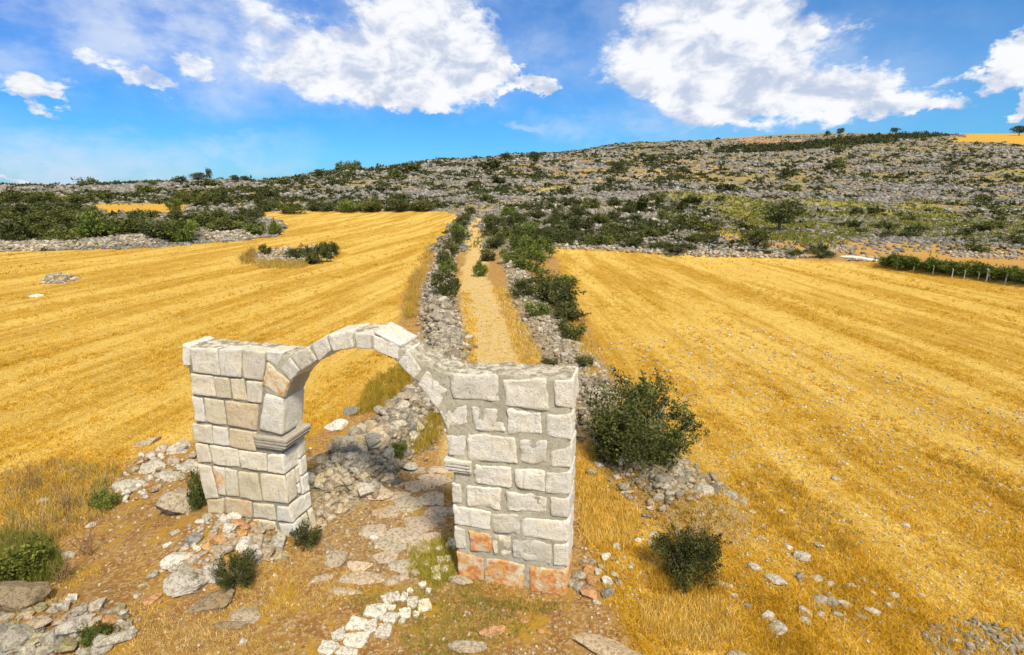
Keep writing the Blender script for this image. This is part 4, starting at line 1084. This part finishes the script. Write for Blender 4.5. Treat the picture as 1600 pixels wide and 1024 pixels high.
P5 = [(525, 871, 38, 30, TN, 'tan rounded boulder alone on the ground between the two piers', .3), (524, 663, 33, 19, WT, 'white oblong boulder seen through the arch beside the rubble wall', .3), (550, 641, 24, 18, DG, 'dark grey stone seen through the arch above the white oblong boulder', .3), (585, 838, 22, 10, WT, 'flat white stone between the piers near the bedrock', .1), (649, 894, 17, 13, TN, 'tan stone left of the white cobbles by the right pier', .2),
      (277, 697, 38, 24, LG, 'grey white boulder left of the left pier at half its height', .3), (297, 727, 24, 22, LG, 'pale stone touching the outer side of the left pier', .3), (284, 782, 62, 62, TN, 'squared tan block leaning beside the left pier', .5), (205, 758, 50, 28, LG, 'broad pale outcrop stone left of the gateway, lower left one', .1), (238, 728, 40, 22, LG, 'pale outcrop stone left of the gateway, middle one', .1), (268, 742, 44, 24, LG, 'pale outcrop stone left of the gateway, right one', .15), (228, 690, 40, 14, TN, 'low tan outcrop at the edge of the left stubble', .05),
      (20, 844, 28, 15, LG, 'pale stone above the olive weeds at the left edge', .2), (69, 781, 18, 15, LG, 'pale stone among brown stalks at the left', .2), (106, 867, 21, 15, LG, 'pale stone between the olive weeds and the stone heap', .3), (142, 820, 14, 9, LG, 'small pale stone on the weedy bank', .2), (236, 935, 32, 18, RD, 'reddish flat stone on the dirt below the rounded boulder', .05), (223, 913, 20, 9, YL, 'yellowish flat stone on the dirt left of the rounded boulder', .1), (214, 931, 12, 9, LG, 'tiny pale stone beside the reddish flat stone', .2), (381, 1000, 12, 12, WT, 'white pebble on the dirt at the bottom of the photo', .3),
      (331, 935, 70, 30, BR, 'dark layered bedrock slab below the small dark bush', .0), (385, 950, 50, 40, TN, 'stepped brown bedrock slab right of the dark layered slab', .0), (360, 975, 50, 16, BR, 'thin bedrock ledge on the dirt at the bottom', .0), (960, 1016, 140, 34, (.70, .54, .34), 'long smooth tan rock at the bottom edge right of centre', .1), (1160, 1022, 50, 16, TN, 'pinkish rock cut by the bottom edge', .1), (730, 1008, 70, 24, TN, 'brown slab at the bottom edge below the gateway', .0), (770, 985, 50, 18, RD, 'reddish slab on the dirt below the right pier', .0), (55, 462, 18, 7, WT, 'white stone alone in the left stubble field', .3), (820, 970, 14, 10, RD, 'small red stone on the dirt below the right pier', .2), (845, 985, 16, 10, OR_, 'orange stone on the dirt below the right pier', .2), (720, 906, 40, 16, TN, 'low toe stone jutting from the inner foot of the right pier', .3), (1345, 404, 56, 10, WT, 'white limestone lump at the far edge of the right stubble field', .4)]
for k, (x, y, w_, h_, c_, l, lf) in enumerate(P5):
    stone_px(x, y, w_, h_, c_, l, lift=lf, flat=(.10 if lf == 0 else None), cat='rock' if w_ > 45 else 'stone', name='rock' if w_ > 45 else 'stone')

g6 = 'white paving stones of the old road'; L6 = 'one of the white paving stones of the old road below the gateway'
PV_ = [(611, 936, 31, 18), (632, 934, 12, 14), (644, 943, 19, 20), (663, 947, 22, 20), (587, 956, 40, 25), (610, 967, 25, 18), (633, 960, 19, 18), (558, 976, 32, 21), (578, 981, 23, 23), (600, 987, 26, 23), (529, 994, 24, 19), (556, 1001, 40, 24), (512, 1014, 31, 22), (543, 1020, 36, 13), (612, 952, 13, 9), (629, 972, 10, 9),
       (681, 892, 18, 13), (682, 903, 15, 12), (695, 891, 12, 13), (688, 876, 12, 12), (699, 875, 12, 11), (686, 859, 12, 8), (664, 883, 12, 9), (660, 915, 13, 9), (669, 925, 10, 8), (706, 850, 18, 16), (650, 962, 12, 9), (640, 925, 10, 7)]
PAVP = []
for i in range(6):      # squared, worn paving lumps
    r = np.random.default_rng(300+i); V = CG.copy(); q = np.clip(V, -.72, .72); dl = V-q; V = q+np.where(np.linalg.norm(dl, axis=1)[:, None] > 0, dl/np.maximum(np.linalg.norm(dl, axis=1)[:, None], 1e-6)*.28, 0)
    V[:, 0] *= 1+.32*V[:, 1]*r.uniform(-1, 1); V[:, 1] *= 1+.32*V[:, 0]*r.uniform(-1, 1); V += .17*np.stack([fbm(V[:, 0]*1.5+i*9, V[:, 1]*1.5, V[:, 2], 3), fbm(V[:, 0]*1.5, V[:, 1]*1.5+i*9, V[:, 2]+5, 3), fbm(V[:, 0]*2.5, V[:, 1]*2.5, i*3.+V[:, 2], 3)*1.3], 1)*1.4
    PAVP.append(mkmesh('paving_stone', V, CF, M_ROCK, smooth=True, attrs=dict(tint=np.ones((len(V), 3))), link=False))
for k, (x, y, w_, h_) in enumerate(PV_):
    P, tt = hit(x, y); o = bpy.data.objects.new('paving_stone', PAVP[k % 6]); COL.objects.link(o)
    e = math.atan2(CAM_H, P[1]); o.location = (P[0], P[1], P[2]-.006); o.scale = (w_*tt/FPX/2*.86, h_*tt/FPX/2/math.sin(e)*.76, .055); o.rotation_euler = (random.uniform(-.04, .04), random.uniform(-.04, .04), random.uniform(-.25, .45)); o.color = tuple(np.array((.92, .86, .72))*random.uniform(.8, 1.05))+(1,)
    tag(o, L6, 'paving stone', g6)

# ------------------------------------------------------------------ rubble walls
def wall_stones(line, n, half, s0, s1, hgt, seed, t0=0., t1=1., bias=1.6):
    r = np.random.default_rng(seed); line = np.asarray(line); seg = np.linalg.norm(np.diff(line, axis=0), axis=1); cs = np.r_[0, np.cumsum(seg)]
    ymid = np.interp(np.linspace(0, 1, 60), cs/cs[-1], line[:, 1]); wt = 1/np.maximum(ymid, 6)**bias; cw = np.cumsum(wt); cw /= cw[-1]
    t = np.interp(r.uniform(0, 1, n), np.r_[0, cw], np.linspace(0, 1, 61)); t = t0+t*(t1-t0)
    x = np.interp(t*cs[-1], cs, line[:, 0]); y = np.interp(t*cs[-1], cs, line[:, 1])
    k = np.clip(np.searchsorted(cs, t*cs[-1])-1, 0, len(seg)-1); d = (line[k+1]-line[k])/seg[k][:, None]
    lat = np.clip(r.normal(0, half*.55, n), -half*1.5, half*1.5); x = x-d[:, 1]*lat; y = y+d[:, 0]*lat
    S = np.exp(r.normal(math.log(s0), .42, n))*(1+y/70)*s1
    z = terrain(x, y)+S*r.uniform(-.1, .5, n)
    return np.stack([x, y, z], 1), S


Pw, Sw = wall_stones(WALL_L, 8500, .85, .068, 1., .6, 3)
Pr, Sr = wall_stones(WALL_R, 4200, .95, .060, 1., .3, 4)
# bigger stones close behind the arch
near = Pw[:, 1] < 12.5; Sw = np.where(near, Sw*1.12, Sw)
px_, py_, dd = project(Pw[:, 0], Pw[:, 1], Pw[:, 2])
vis = (px_ > 480) & (py_ < 830) & ~((px_ > 640) & (py_ > 548) & (Pw[:, 1] < 60) & (px_ > 700))
size = np.where(vis, Sw/dd, 0); order = np.argsort(-size)[:72]
r = np.random.default_rng(12)
for k in order:
    s_ = float(Sw[k])*.95; x, y, z = Pw[k]
    stone(x, y, z+.03, s_, s_*r.uniform(.7, 1), s_*r.uniform(.5, .85), r.uniform(0, 6.28), [GY, LG, TN, DG, YL, LG][k % 6], 'one of the larger grey limestone lumps in the long rubble wall left of the lane', 'stone', 'larger lumps in the rubble wall left of the lane')
keep = np.ones(len(Pw), bool); keep[order] = False
o = rock_cloud('rubble', Pw[keep], Sw[keep], M_ROCK, 2, 31, smooth=False); tag(o, 'long bank of small grey limestone rubble along the left of the lane', 'rubble', kind='stuff')
o = rock_cloud('rubble', Pr, Sr, M_ROCK, 2, 32); tag(o, 'low bank of small pale rubble along the right of the lane', 'rubble', kind='stuff')


def px_cloud(n, poly, smin, smax, seed, off=0.):
    """stones dropped inside a patch of ground outlined on the photograph; sizes in pixels"""
    r = np.random.default_rng(seed); poly = np.array(poly, float); lo, hi = poly.min(0), poly.max(0); P = []; S = []
    while len(P) < n:
        q = r.uniform(lo, hi)
        if inpoly(np.array([q[0]]), np.array([q[1]]), poly)[0] < 0: continue
        H = hit(*q)
        if H is None: n -= 1; continue
        s_ = math.exp(r.uniform(math.log(smin), math.log(smax)))*H[1]/FPX/2
        P.append(H[0]+(0, 0, s_*r.uniform(0, .5))); S.append(s_)
    return np.array(P), np.array(S)


def stuff_cloud(label, parts, seed, sub=2, mat=None, cat='rubble', name='rubble', tint=None):
    P = np.concatenate([p[0] for p in parts]); S = np.concatenate([p[1] for p in parts]); r = np.random.default_rng(seed)
    T = None
    if tint is not None: T = np.array(tint)[r.integers(0, len(tint), len(P))]*r.uniform(.8, 1.15, len(P))[:, None]
    o = rock_cloud(name, P, S, mat or M_ROCK, sub, seed, tints=T); tag(o, label, cat, kind='stuff')


stuff_cloud('strip of grey rubble below the large bush right of the gateway', [px_cloud(420, [(955, 735), (1000, 712), (1090, 735), (1110, 770), (1080, 785), (1010, 765)], 3, 14, 1)], 41)
stuff_cloud('patch of small stones in the stubble at the lower right corner', [px_cloud(330, [(1430, 985), (1500, 965), (1620, 990), (1620, 1040), (1470, 1030)], 4, 13, 2), px_cloud(120, [(1230, 900), (1420, 920), (1480, 980), (1280, 980)], 3, 9, 22)], 42)
stuff_cloud('low heap of pale stones in the left stubble field, the wider one with bushes', [px_cloud(420, [(380, 400), (430, 388), (515, 384), (525, 402), (470, 412), (400, 412)], 3, 9, 3)], 43)
stuff_cloud('small heap of dark stones alone in the left stubble field', [px_cloud(110, [(62, 444), (75, 430), (100, 428), (125, 437), (100, 444)], 3, 10, 4)], 44)
stuff_cloud('pale stone bank along the far side of the left stubble field', [px_cloud(1500, [(-60, 384), (100, 374), (180, 366), (250, 366), (250, 380), (130, 390), (0, 394), (-60, 396)], 2.5, 9, 5), px_cloud(700, [(315, 360), (350, 354), (400, 354), (435, 362), (430, 370), (330, 380)], 2.5, 9, 6)], 45)
stuff_cloud('stones along the far edge of the right stubble field', [px_cloud(1400, [(860, 378), (930, 372), (1100, 385), (1250, 396), (1270, 404), (1100, 402), (950, 392), (860, 388)], 2.5, 9, 7), px_cloud(120, [(1320, 400), (1370, 402), (1375, 410), (1325, 408)], 3, 8, 71), px_cloud(160, [(1270, 392), (1335, 384), (1340, 390), (1280, 402)], 2.5, 6, 72), px_cloud(350, [(1462, 392), (1620, 396), (1620, 408), (1480, 402)], 2.5, 7, 73), px_cloud(400, [(820, 300), (1000, 310), (1060, 350), (1060, 385), (880, 372)], 3, 9, 74)], 46)
stuff_cloud('grey brown broken bedrock and rubble on the lane under the arch', [px_cloud(260, P_ROCKLANE, 2.5, 9, 8), px_cloud(120, [(490, 800), (520, 760), (560, 730), (590, 740), (540, 800), (500, 830)], 6, 20, 81)], 47, tint=[(.56, .45, .31), (.62, .53, .39), (.48, .37, .24), (.64, .50, .33)])
stuff_cloud('heap of small stones filling the bottom left corner', [px_cloud(150, [(-40, 960), (50, 945), (110, 935), (200, 950), (215, 985), (190, 1020), (-40, 1040)], 6, 18, 9)], 48)
stuff_cloud('small stones filling the heap against the left pier', [px_cloud(330, [(262, 880), (300, 815), (350, 800), (440, 830), (445, 870), (400, 885), (340, 880), (280, 920)], 4, 13, 10)], 49, tint=[(.55, .45, .32), (.50, .46, .38), (.58, .38, .2), (.62, .58, .5)])
stuff_cloud('broken outcrop stones left of the left pier', [px_cloud(110, [(165, 770), (215, 715), (300, 690), (310, 740), (270, 760), (200, 790)], 4, 20, 15)], 53, tint=[(.66, .60, .50), (.72, .68, .58), (.56, .45, .32)])
stuff_cloud('stones spilled at the right foot of the right pier', [px_cloud(90, [(890, 900), (905, 870), (960, 870), (985, 900), (960, 930), (905, 940)], 3, 10, 11)], 50)
stuff_cloud('gravel on the dirt round the gateway', [px_cloud(1300, P_PATH, .8, 3., 14), px_cloud(4200, [(0, 740), (220, 690), (480, 700), (720, 760), (1010, 760), (1250, 1030), (0, 1030)], 1.2, 7.5, 12)], 51, sub=1, tint=[(.62, .50, .34), (.70, .64, .54), (.46, .26, .14), (.38, .26, .15)], cat='gravel', name='gravel')
stuff_cloud('pebbles scattered through the right stubble field', [px_cloud(5200, [(930, 540), (1150, 500), (1600, 640), (1620, 1040), (1000, 1030), (930, 700)], 1.3, 6, 13)], 52, sub=1, tint=[(.66, .60, .48), (.56, .48, .38), (.72, .68, .6)], cat='pebbles', name='pebbles')


# bedrock slabs on the lane
def slab(px, py, w_, h_, c_, label):
    P, tt = hit(px, py); o = bpy.data.objects.new('flat_rock', ROCKP[int(px) % len(ROCKP)]); COL.objects.link(o)
    e = math.atan2(CAM_H, P[1]); o.location = (P[0], P[1], P[2]-.01); o.scale = (w_*tt/FPX/2*1.12, h_*tt/FPX/2/math.sin(e)*1.05, .055); o.rotation_euler = (0, 0, random.uniform(-.4, .4)); o.color = tuple(c_)+(1,)
    tag(o, label, 'rock slab', 'bedrock slabs under the arch')


PK = (.54, .42, .29)
for x, y, w_, h_ in [(650, 760, 60, 24), (620, 775, 50, 22), (690, 800, 50, 24), (668, 840, 50, 20), (630, 838, 60, 24), (585, 830, 50, 20), (690, 735, 40, 16), (645, 735, 50, 16), (600, 870, 50, 22), (550, 905, 50, 18), (590, 768, 50, 26), (640, 790, 60, 30), (600, 800, 60, 22), (660, 820, 70, 28), (610, 850, 60, 26), (660, 858, 60, 26), (640, 885, 70, 24), (575, 905, 60, 24), (540, 925, 50, 16), (680, 750, 50, 20), (675, 780, 40, 24), (600, 745, 36, 16), (500, 905, 44, 14), (620, 905, 50, 18), (560, 885, 44, 18)]:
    slab(x, y, w_, h_, tuple(np.array([(.66, .55, .40), (.60, .52, .38), (.70, .56, .40)][int(x) % 3])*random.uniform(.85, 1.1)), 'one of the flat pinkish grey bedrock slabs in the lane under the arch')

# ------------------------------------------------------------------ hillside rocks and scrub
def hill_points(n, seed, y0=60, y1=900):
    r = np.random.default_rng(seed); a = r.uniform(-1.5, 1.5, n); e = r.uniform(0, 1, n)
    y = np.exp(np.log(y0)+e**.85*(math.log(y1)-math.log(y0))); x = a*y
    return x, y, r


def accept(x, y, r, kind):
    z = terrain(x, y); g = regions(x, y, z)
    p = g['hill']*(1-g['path'])*(1-np.clip(g['gold'], 0, 1))*(1-g['red'])
    n_ = .55*fbm(x/50, y/16+.6*vnoise(x/30, y/30), 7., 3)+.6*fbm(x/26, y/38, 7., 3); n2_ = fbm(x/9+50, y/9, 7., 3)
    left = sstep(-g['px'], -1000, -300)
    if kind == 'rock': p = p*(1-.93*g['green']*sstep(-n2_, -.28, -.05))*(1-.88*g['och'])*sstep(n_+.5*n2_, -.42, .05)
    else: p = p*(1-g['wall'])*(1-sstep(200-np.abs(g['px']-745)-np.maximum(0, 330-g['py'])*6, 100, 150)*.85)*(1-.85*g['green'])*(1-.88*g['och'])*sstep(-.7*n_+.8*n2_, -.30, .12)*(.78-.22*left+.30*sstep(g['px'], 350, 550)*(1-sstep(g['px'], 950, 1200)))*np.where((g['px'] > 1080) & (g['py'] < 310), .55, 1)
    return (r.uniform(0, 1, len(x)) < p), z, g


x, y, r = hill_points(240000, 5); k, z, g = accept(x, y, r, 'rock'); x, y, z = x[k], y[k], z[k]
S = np.exp(r.normal(0, .45, len(x)))*(.14+.0016*y)*(1-.4*sstep(y, 300, 700))*(1+.5*np.clip(fbm(x/50, y/16+.6*vnoise(x/30, y/30), 7., 3), -.4, .6))
o = rock_cloud('hillside_rocks', np.stack([x, y, z+S*.05], 1), np.minimum(S, .0062*y), M_ROCKFAR, 1, 61, flat=(.6, .6), cuts=6, tints=np.array([(.30, .28, .25), (.39, .365, .325), (.21, .20, .175), (.25, .235, .21)])[r.integers(0, 4, len(x))]*r.uniform(.75, 1.15, len(x))[:, None], tilt=.3)
tag(o, 'countless grey limestone rocks strewn over the hillside', 'rocks', kind='stuff'); print('hill rocks', len(x))
x, y, r = hill_points(90000, 6); k, z, g = accept(x, y, r, 'shrub'); x, y, z = x[k], y[k], z[k]; pxs = g['px'][k]
S = np.exp(r.normal(0, .42, len(x)))*(.22+.0026*y)*(1-.45*sstep(y, 300, 700))
inview = (pxs > 0) & (pxs < 1600); big = np.argsort(-np.where(inview, S/y, 0))[:110]
for q, k in enumerate(big):
    o = empty('shrub', (x[k], y[k], z[k]), q); s_ = float(S[k]); o.scale = (s_*1.15, s_*1.15, s_*.85)
    c_ = bpy.data.objects.new('crown', CR_FAR[q % 6]); COL.objects.link(c_); c_.parent = o; c_.color = (DK, BK, OL)[q % 3]+(1,)
    tag(o, 'one of the many dark low bushes dotted among the grey rocks of the hillside', 'shrub', 'bushes dotted over the rocky hillside')
kk = np.ones(len(x), bool); kk[big] = False; x, y, z, S = x[kk], y[kk], z[kk], S[kk]


def scrub_mass(name, x, y, z, S, seed, n=44, leaf=.5, hgt=.8, tone=(.5, .5)):
    r = np.random.default_rng(seed); N = len(x); d = r.normal(size=(N, n, 3)); d /= np.linalg.norm(d, axis=2)[:, :, None]; d[:, :, 2] = np.abs(d[:, :, 2])*hgt
    lump = 1+.4*fbm(d[:, :, 0]*1.8+np.arange(N)[:, None]*3.1, d[:, :, 1]*1.8, d[:, :, 2]*1.8, 2)
    P = d*(lump*r.uniform(.5, 1, (N, n)))[:, :, None]*S[:, None, None]+np.stack([x, y, z-.1*S], 1)[:, None, :]
    a = r.normal(size=(N, n, 3))+d*.7; a /= np.linalg.norm(a, axis=2)[:, :, None]; b = np.cross(a, r.normal(size=(N, n, 3))); b /= np.linalg.norm(b, axis=2)[:, :, None]
    L = (leaf*r.uniform(.6, 1.4, (N, n))*S[:, None])[:, :, None]
    V = np.stack([P-b*L*.4, P+b*L*.4, P+a*L], 2).reshape(-1, 3)
    tn = np.clip(r.uniform(tone[0]-.4, tone[1]+.4, (N, n))*.7+r.uniform(-.1, .3, N)[:, None], 0, 1); tn = np.repeat(tn.ravel(), 3)
    o = mkmesh(name, V, np.arange(len(V)).reshape(-1, 3), M_LEAF, attrs=dict(tint=np.stack([tn]*3, 1))); o.color = (.58, .60, .60, 1); return o


o = scrub_mass('hillside_scrub', x, y, z, S, 62); tag(o, 'uncountable small dark bushes covering the distant rocky hillside', 'scrub', kind='stuff'); print('hill scrub', len(x))
# dark wood on the hill
r = np.random.default_rng(9); pw = []
WOOD = [(1110, 240), (1130, 231), (1250, 226), (1330, 216), (1420, 211), (1490, 212), (1400, 222), (1250, 236), (1160, 240)]
while len(pw) < 800:
    q = (r.uniform(1105, 1490), r.uniform(209, 241))
    if inpoly(np.array([q[0]]), np.array([q[1]]), WOOD)[0] < 0: continue
    H = hit(*q)
    if H: pw.append(np.r_[H[0], H[1]])
pw = np.array(pw); S = pw[:, 3]/FPX*r.uniform(3, 5, len(pw))
o = scrub_mass('woodland', pw[:, 0], pw[:, 1], pw[:, 2], S, 63, hgt=1.3); tag(o, 'far off dark green wood in a strip across the hill', 'woodland', kind='stuff')

# ------------------------------------------------------------------ grass
def blades(name, x, y, z, H, Wd, tint, seed, n=6, spread=.10, lean=.5):
    r = np.random.default_rng(seed); N = len(x)
    th = r.uniform(0, 6.283, (N, n)); rr = r.uniform(0, 1, (N, n))**.5*spread*(H[:, None]/.2)
    bx = x[:, None]+np.cos(th)*rr; by = y[:, None]+np.sin(th)*rr; bz = z[:, None]-.01
    h_ = H[:, None]*r.uniform(.5, 1.1, (N, n)); lx = r.normal(0, lean, (N, n))*h_; ly = r.normal(0, lean, (N, n))*h_
    ph = r.uniform(0, 3.14, (N, n)); wx = np.cos(ph)*Wd[:, None]/2; wy = np.sin(ph)*Wd[:, None]/2
    zz_ = bz+0*bx
    V = np.stack([np.stack([bx-wx, by-wy, zz_], -1), np.stack([bx+wx, by+wy, zz_], -1), np.stack([bx+lx, by+ly, zz_+h_], -1)], 2).reshape(-1, 3)
    T = np.repeat((tint[:, None, :]*r.uniform(.72, 1.2, (N, n))[:, :, None]).reshape(-1, 3), 3, 0)
    return mkmesh(name, V, np.arange(len(V)).reshape(-1, 3), M_STRAW, attrs=dict(tint=T))


def rowcoord(x, y): return np.where(x < 0, x-.17*y, x+.05*y)


GOLD = np.array([(.78, .47, .035), (.68, .38, .022), (.92, .66, .15), (.42, .25, .02), (.84, .54, .06)])*.88
def scatter(n, seed, y0, y1, amax=1.25):
    r = np.random.default_rng(seed); y = 1/(1/y0-(1/y0-1/y1)*r.uniform(0, 1, n)); x = r.uniform(-amax, amax, n)*(y+3.)
    return x, y, r


x, y, r = scatter(260000, 71, 4.3, 110); z = terrain(x, y); g = regions(x, y, z)
vis = (g['px'] > -60) & (g['px'] < 1660) & (g['py'] < 1090)
rc = rowcoord(x, y); rown = fbm(rc*.9, y*.05, 3., 3)+.5*fbm(rc*3.1, y*.09, 8., 2); cl = fbm(x*.8, y*.8, 2., 3)
dens = g['field']*(.6*sstep(rown*.7+.8*cl, -.4, .35)+.22)
k = vis & (r.uniform(0, 1, len(x)) < dens); x, y, z, rown, cl = x[k], y[k], z[k], rown[k], cl[k]; d_ = g['d'][k]
pick = np.clip((rown+cl*.6)*2.2+2+r.normal(0, 1.1, len(x)), 0, 4.99).astype(int); T = GOLD[np.array([2, 4, 0, 1, 3])[pick]]
o = blades('dry_grass', x, y, z, (.045+.05*r.uniform(0, 1, len(x))+.04*np.clip(cl+rown, 0, 1))*(1+d_/45), .006+.0007*d_, T, 72, n=6, spread=.11, lean=.8); tag(o, 'golden stubble covering both fields', 'stubble', kind='stuff'); print('tufts', len(x))
# weeds and grass on the dirt around the gateway
x, y, r = scatter(150000, 73, 4.3, 60); z = terrain(x, y); g = regions(x, y, z)
cl = fbm(x*.9+30, y*.9, 2., 4); p = .72*(1-g['field'])*sstep(cl, -.02, .35)*(1-.75*g['rock'])*(1-.8*g['wall'])*(1-.35*g['path'])
k = (g['px'] > -60) & (g['px'] < 1660) & (g['py'] < 1090) & (r.uniform(0, 1, len(x)) < p); x, y, z, cl = x[k], y[k], z[k], cl[k]
c2_ = fbm(x*.6-11, y*.6, 9., 3); T = np.where((c2_ > .10)[:, None], np.array([(.36, .33, .055)]), np.where((c2_ < -.15)[:, None], np.array([(.70, .50, .17)]), np.array([(.64, .43, .08)])))*r.uniform(.7, 1.15, len(x))[:, None]
o = blades('dirt_grass', x, y, z, .05+.07*r.uniform(0, 1, len(x)), .007+.0006*y, T, 74, n=6, spread=.10); tag(o, 'sparse dry grass and low weeds on the reddish dirt', 'grass', kind='stuff')
# taller growth: strip beside the left wall, behind the arch, round the bushes, bank at left
def tall(poly, n, h0, h1, cols, seed):
    r = np.random.default_rng(seed); poly = np.array(poly, float); lo, hi = poly.min(0), poly.max(0); P = []
    while len(P) < n:
        q = r.uniform(lo, hi)
        if inpoly(np.array([q[0]]), np.array([q[1]]), poly)[0] < r.uniform(-6, 6): continue
        H = hit(*q)
        if H: P.append(np.r_[H[0], H[1]])
    P = np.array(P); T = np.array(cols)[r.integers(0, len(cols), n)]*r.uniform(.75, 1.15, n)[:, None]
    return P[:, 0], P[:, 1], P[:, 2], r.uniform(h0, h1, n), .007+.0007*P[:, 3], T


A = [tall([(792, 455), (815, 500), (845, 560), (865, 605), (838, 600), (812, 560), (790, 500), (770, 450)], 1500, .1, .24, [(.84, .58, .10), (.66, .43, .06), (.80, .62, .26)], 21), tall([(722, 455), (732, 455), (742, 520), (745, 600), (722, 600), (726, 520)], 700, .1, .22, [(.84, .58, .10), (.66, .43, .06)], 22), tall([(870, 450), (885, 450), (925, 540), (945, 600), (920, 590), (895, 530)], 600, .1, .26, [(.84, .58, .10), (.60, .40, .06)], 23),
     tall([(630, 500), (640, 440), (662, 395), (676, 380), (672, 410), (655, 450), (645, 500)], 330, .25, .55, [(.50, .34, .06), (.40, .33, .08), (.60, .38, .06)], 1),
     tall([(560, 640), (575, 600), (640, 560), (650, 590), (600, 640), (545, 650)], 900, .12, .32, [(.34, .28, .04), (.42, .30, .04), (.5, .34, .05)], 2),
     tall([(640, 690), (670, 650), (690, 650), (680, 690), (650, 710)], 500, .15, .3, [(.42, .33, .05), (.55, .38, .06)], 3),
     tall([(0, 740), (90, 720), (200, 730), (180, 800), (60, 860), (0, 900)], 1500, .08, .28, [(.34, .32, .06), (.62, .40, .08), (.60, .48, .24), (.40, .26, .08), (.74, .46, .07)], 4),
     tall([(0, 840), (70, 840), (100, 900), (60, 915), (0, 920)], 900, .15, .35, [(.20, .22, .04), (.26, .26, .05)], 5),
     tall([(905, 690), (940, 700), (940, 760), (1000, 800), (985, 860), (905, 850)], 1300, .08, .2, [(.84, .58, .10), (.66, .43, .06), (.90, .68, .22)], 6),
     tall([(1000, 985), (1000, 940), (1120, 930), (1160, 990), (1100, 1020)], 1300, .07, .18, [(.84, .58, .10), (.66, .43, .06), (.90, .70, .25)], 7),
     tall([(1140, 760), (1200, 720), (1350, 830), (1330, 880), (1180, 830)], 260, .1, .22, [(.46, .30, .05), (.40, .28, .05), (.62, .38, .05)], 8),
     tall([(375, 405), (400, 392), (400, 410), (380, 414)], 160, .4, .9, [(.44, .30, .07)], 9), tall([(400, 410), (480, 412), (470, 420), (410, 420)], 300, .3, .7, [(.50, .36, .08)], 10),
     tall([(1010, 900), (1060, 890), (1140, 910), (1130, 930), (1030, 930)], 900, .1, .22, [(.66, .42, .06)], 11),
     tall([(720, 930), (790, 935), (880, 945), (860, 960), (720, 945)], 260, .04, .10, [(.30, .27, .06), (.48, .36, .08)], 12),
     tall([(640, 860), (700, 840), (712, 900), (680, 920), (640, 890)], 900, .06, .16, [(.40, .36, .05), (.55, .44, .07)], 13)]
x, y, z, H_, W_, T = [np.concatenate([a[i] for a in A]) for i in range(6)]
o = blades('tall_grass', x, y, z, H_, W_, T, 75, n=7, spread=.09, lean=.35); tag(o, 'taller dry and green grass growing in patches along walls and bushes', 'grass', kind='stuff')
# grass on the green slope
x, y, r = scatter(60000, 76, 62, 260); z = terrain(x, y); g = regions(x, y, z)
k = (r.uniform(0, 1, len(x)) < g['green']*.9+.10*g['hill']*(1-g['och'])) & (g['px'] < 1700) & (g['px'] > -100); x, y, z = x[k], y[k], z[k]
T = np.array([(.22, .23, .05), (.32, .28, .07), (.17, .18, .035)])[r.integers(0, 3, len(x))]
o = blades('slope_grass', x, y, z, .25+.0035*y*r.uniform(.4, 1, len(x)), .1+.0022*y, T, 77, n=4, spread=.2); tag(o, 'yellow green grass in tussocks over the far slopes', 'grass', kind='stuff')
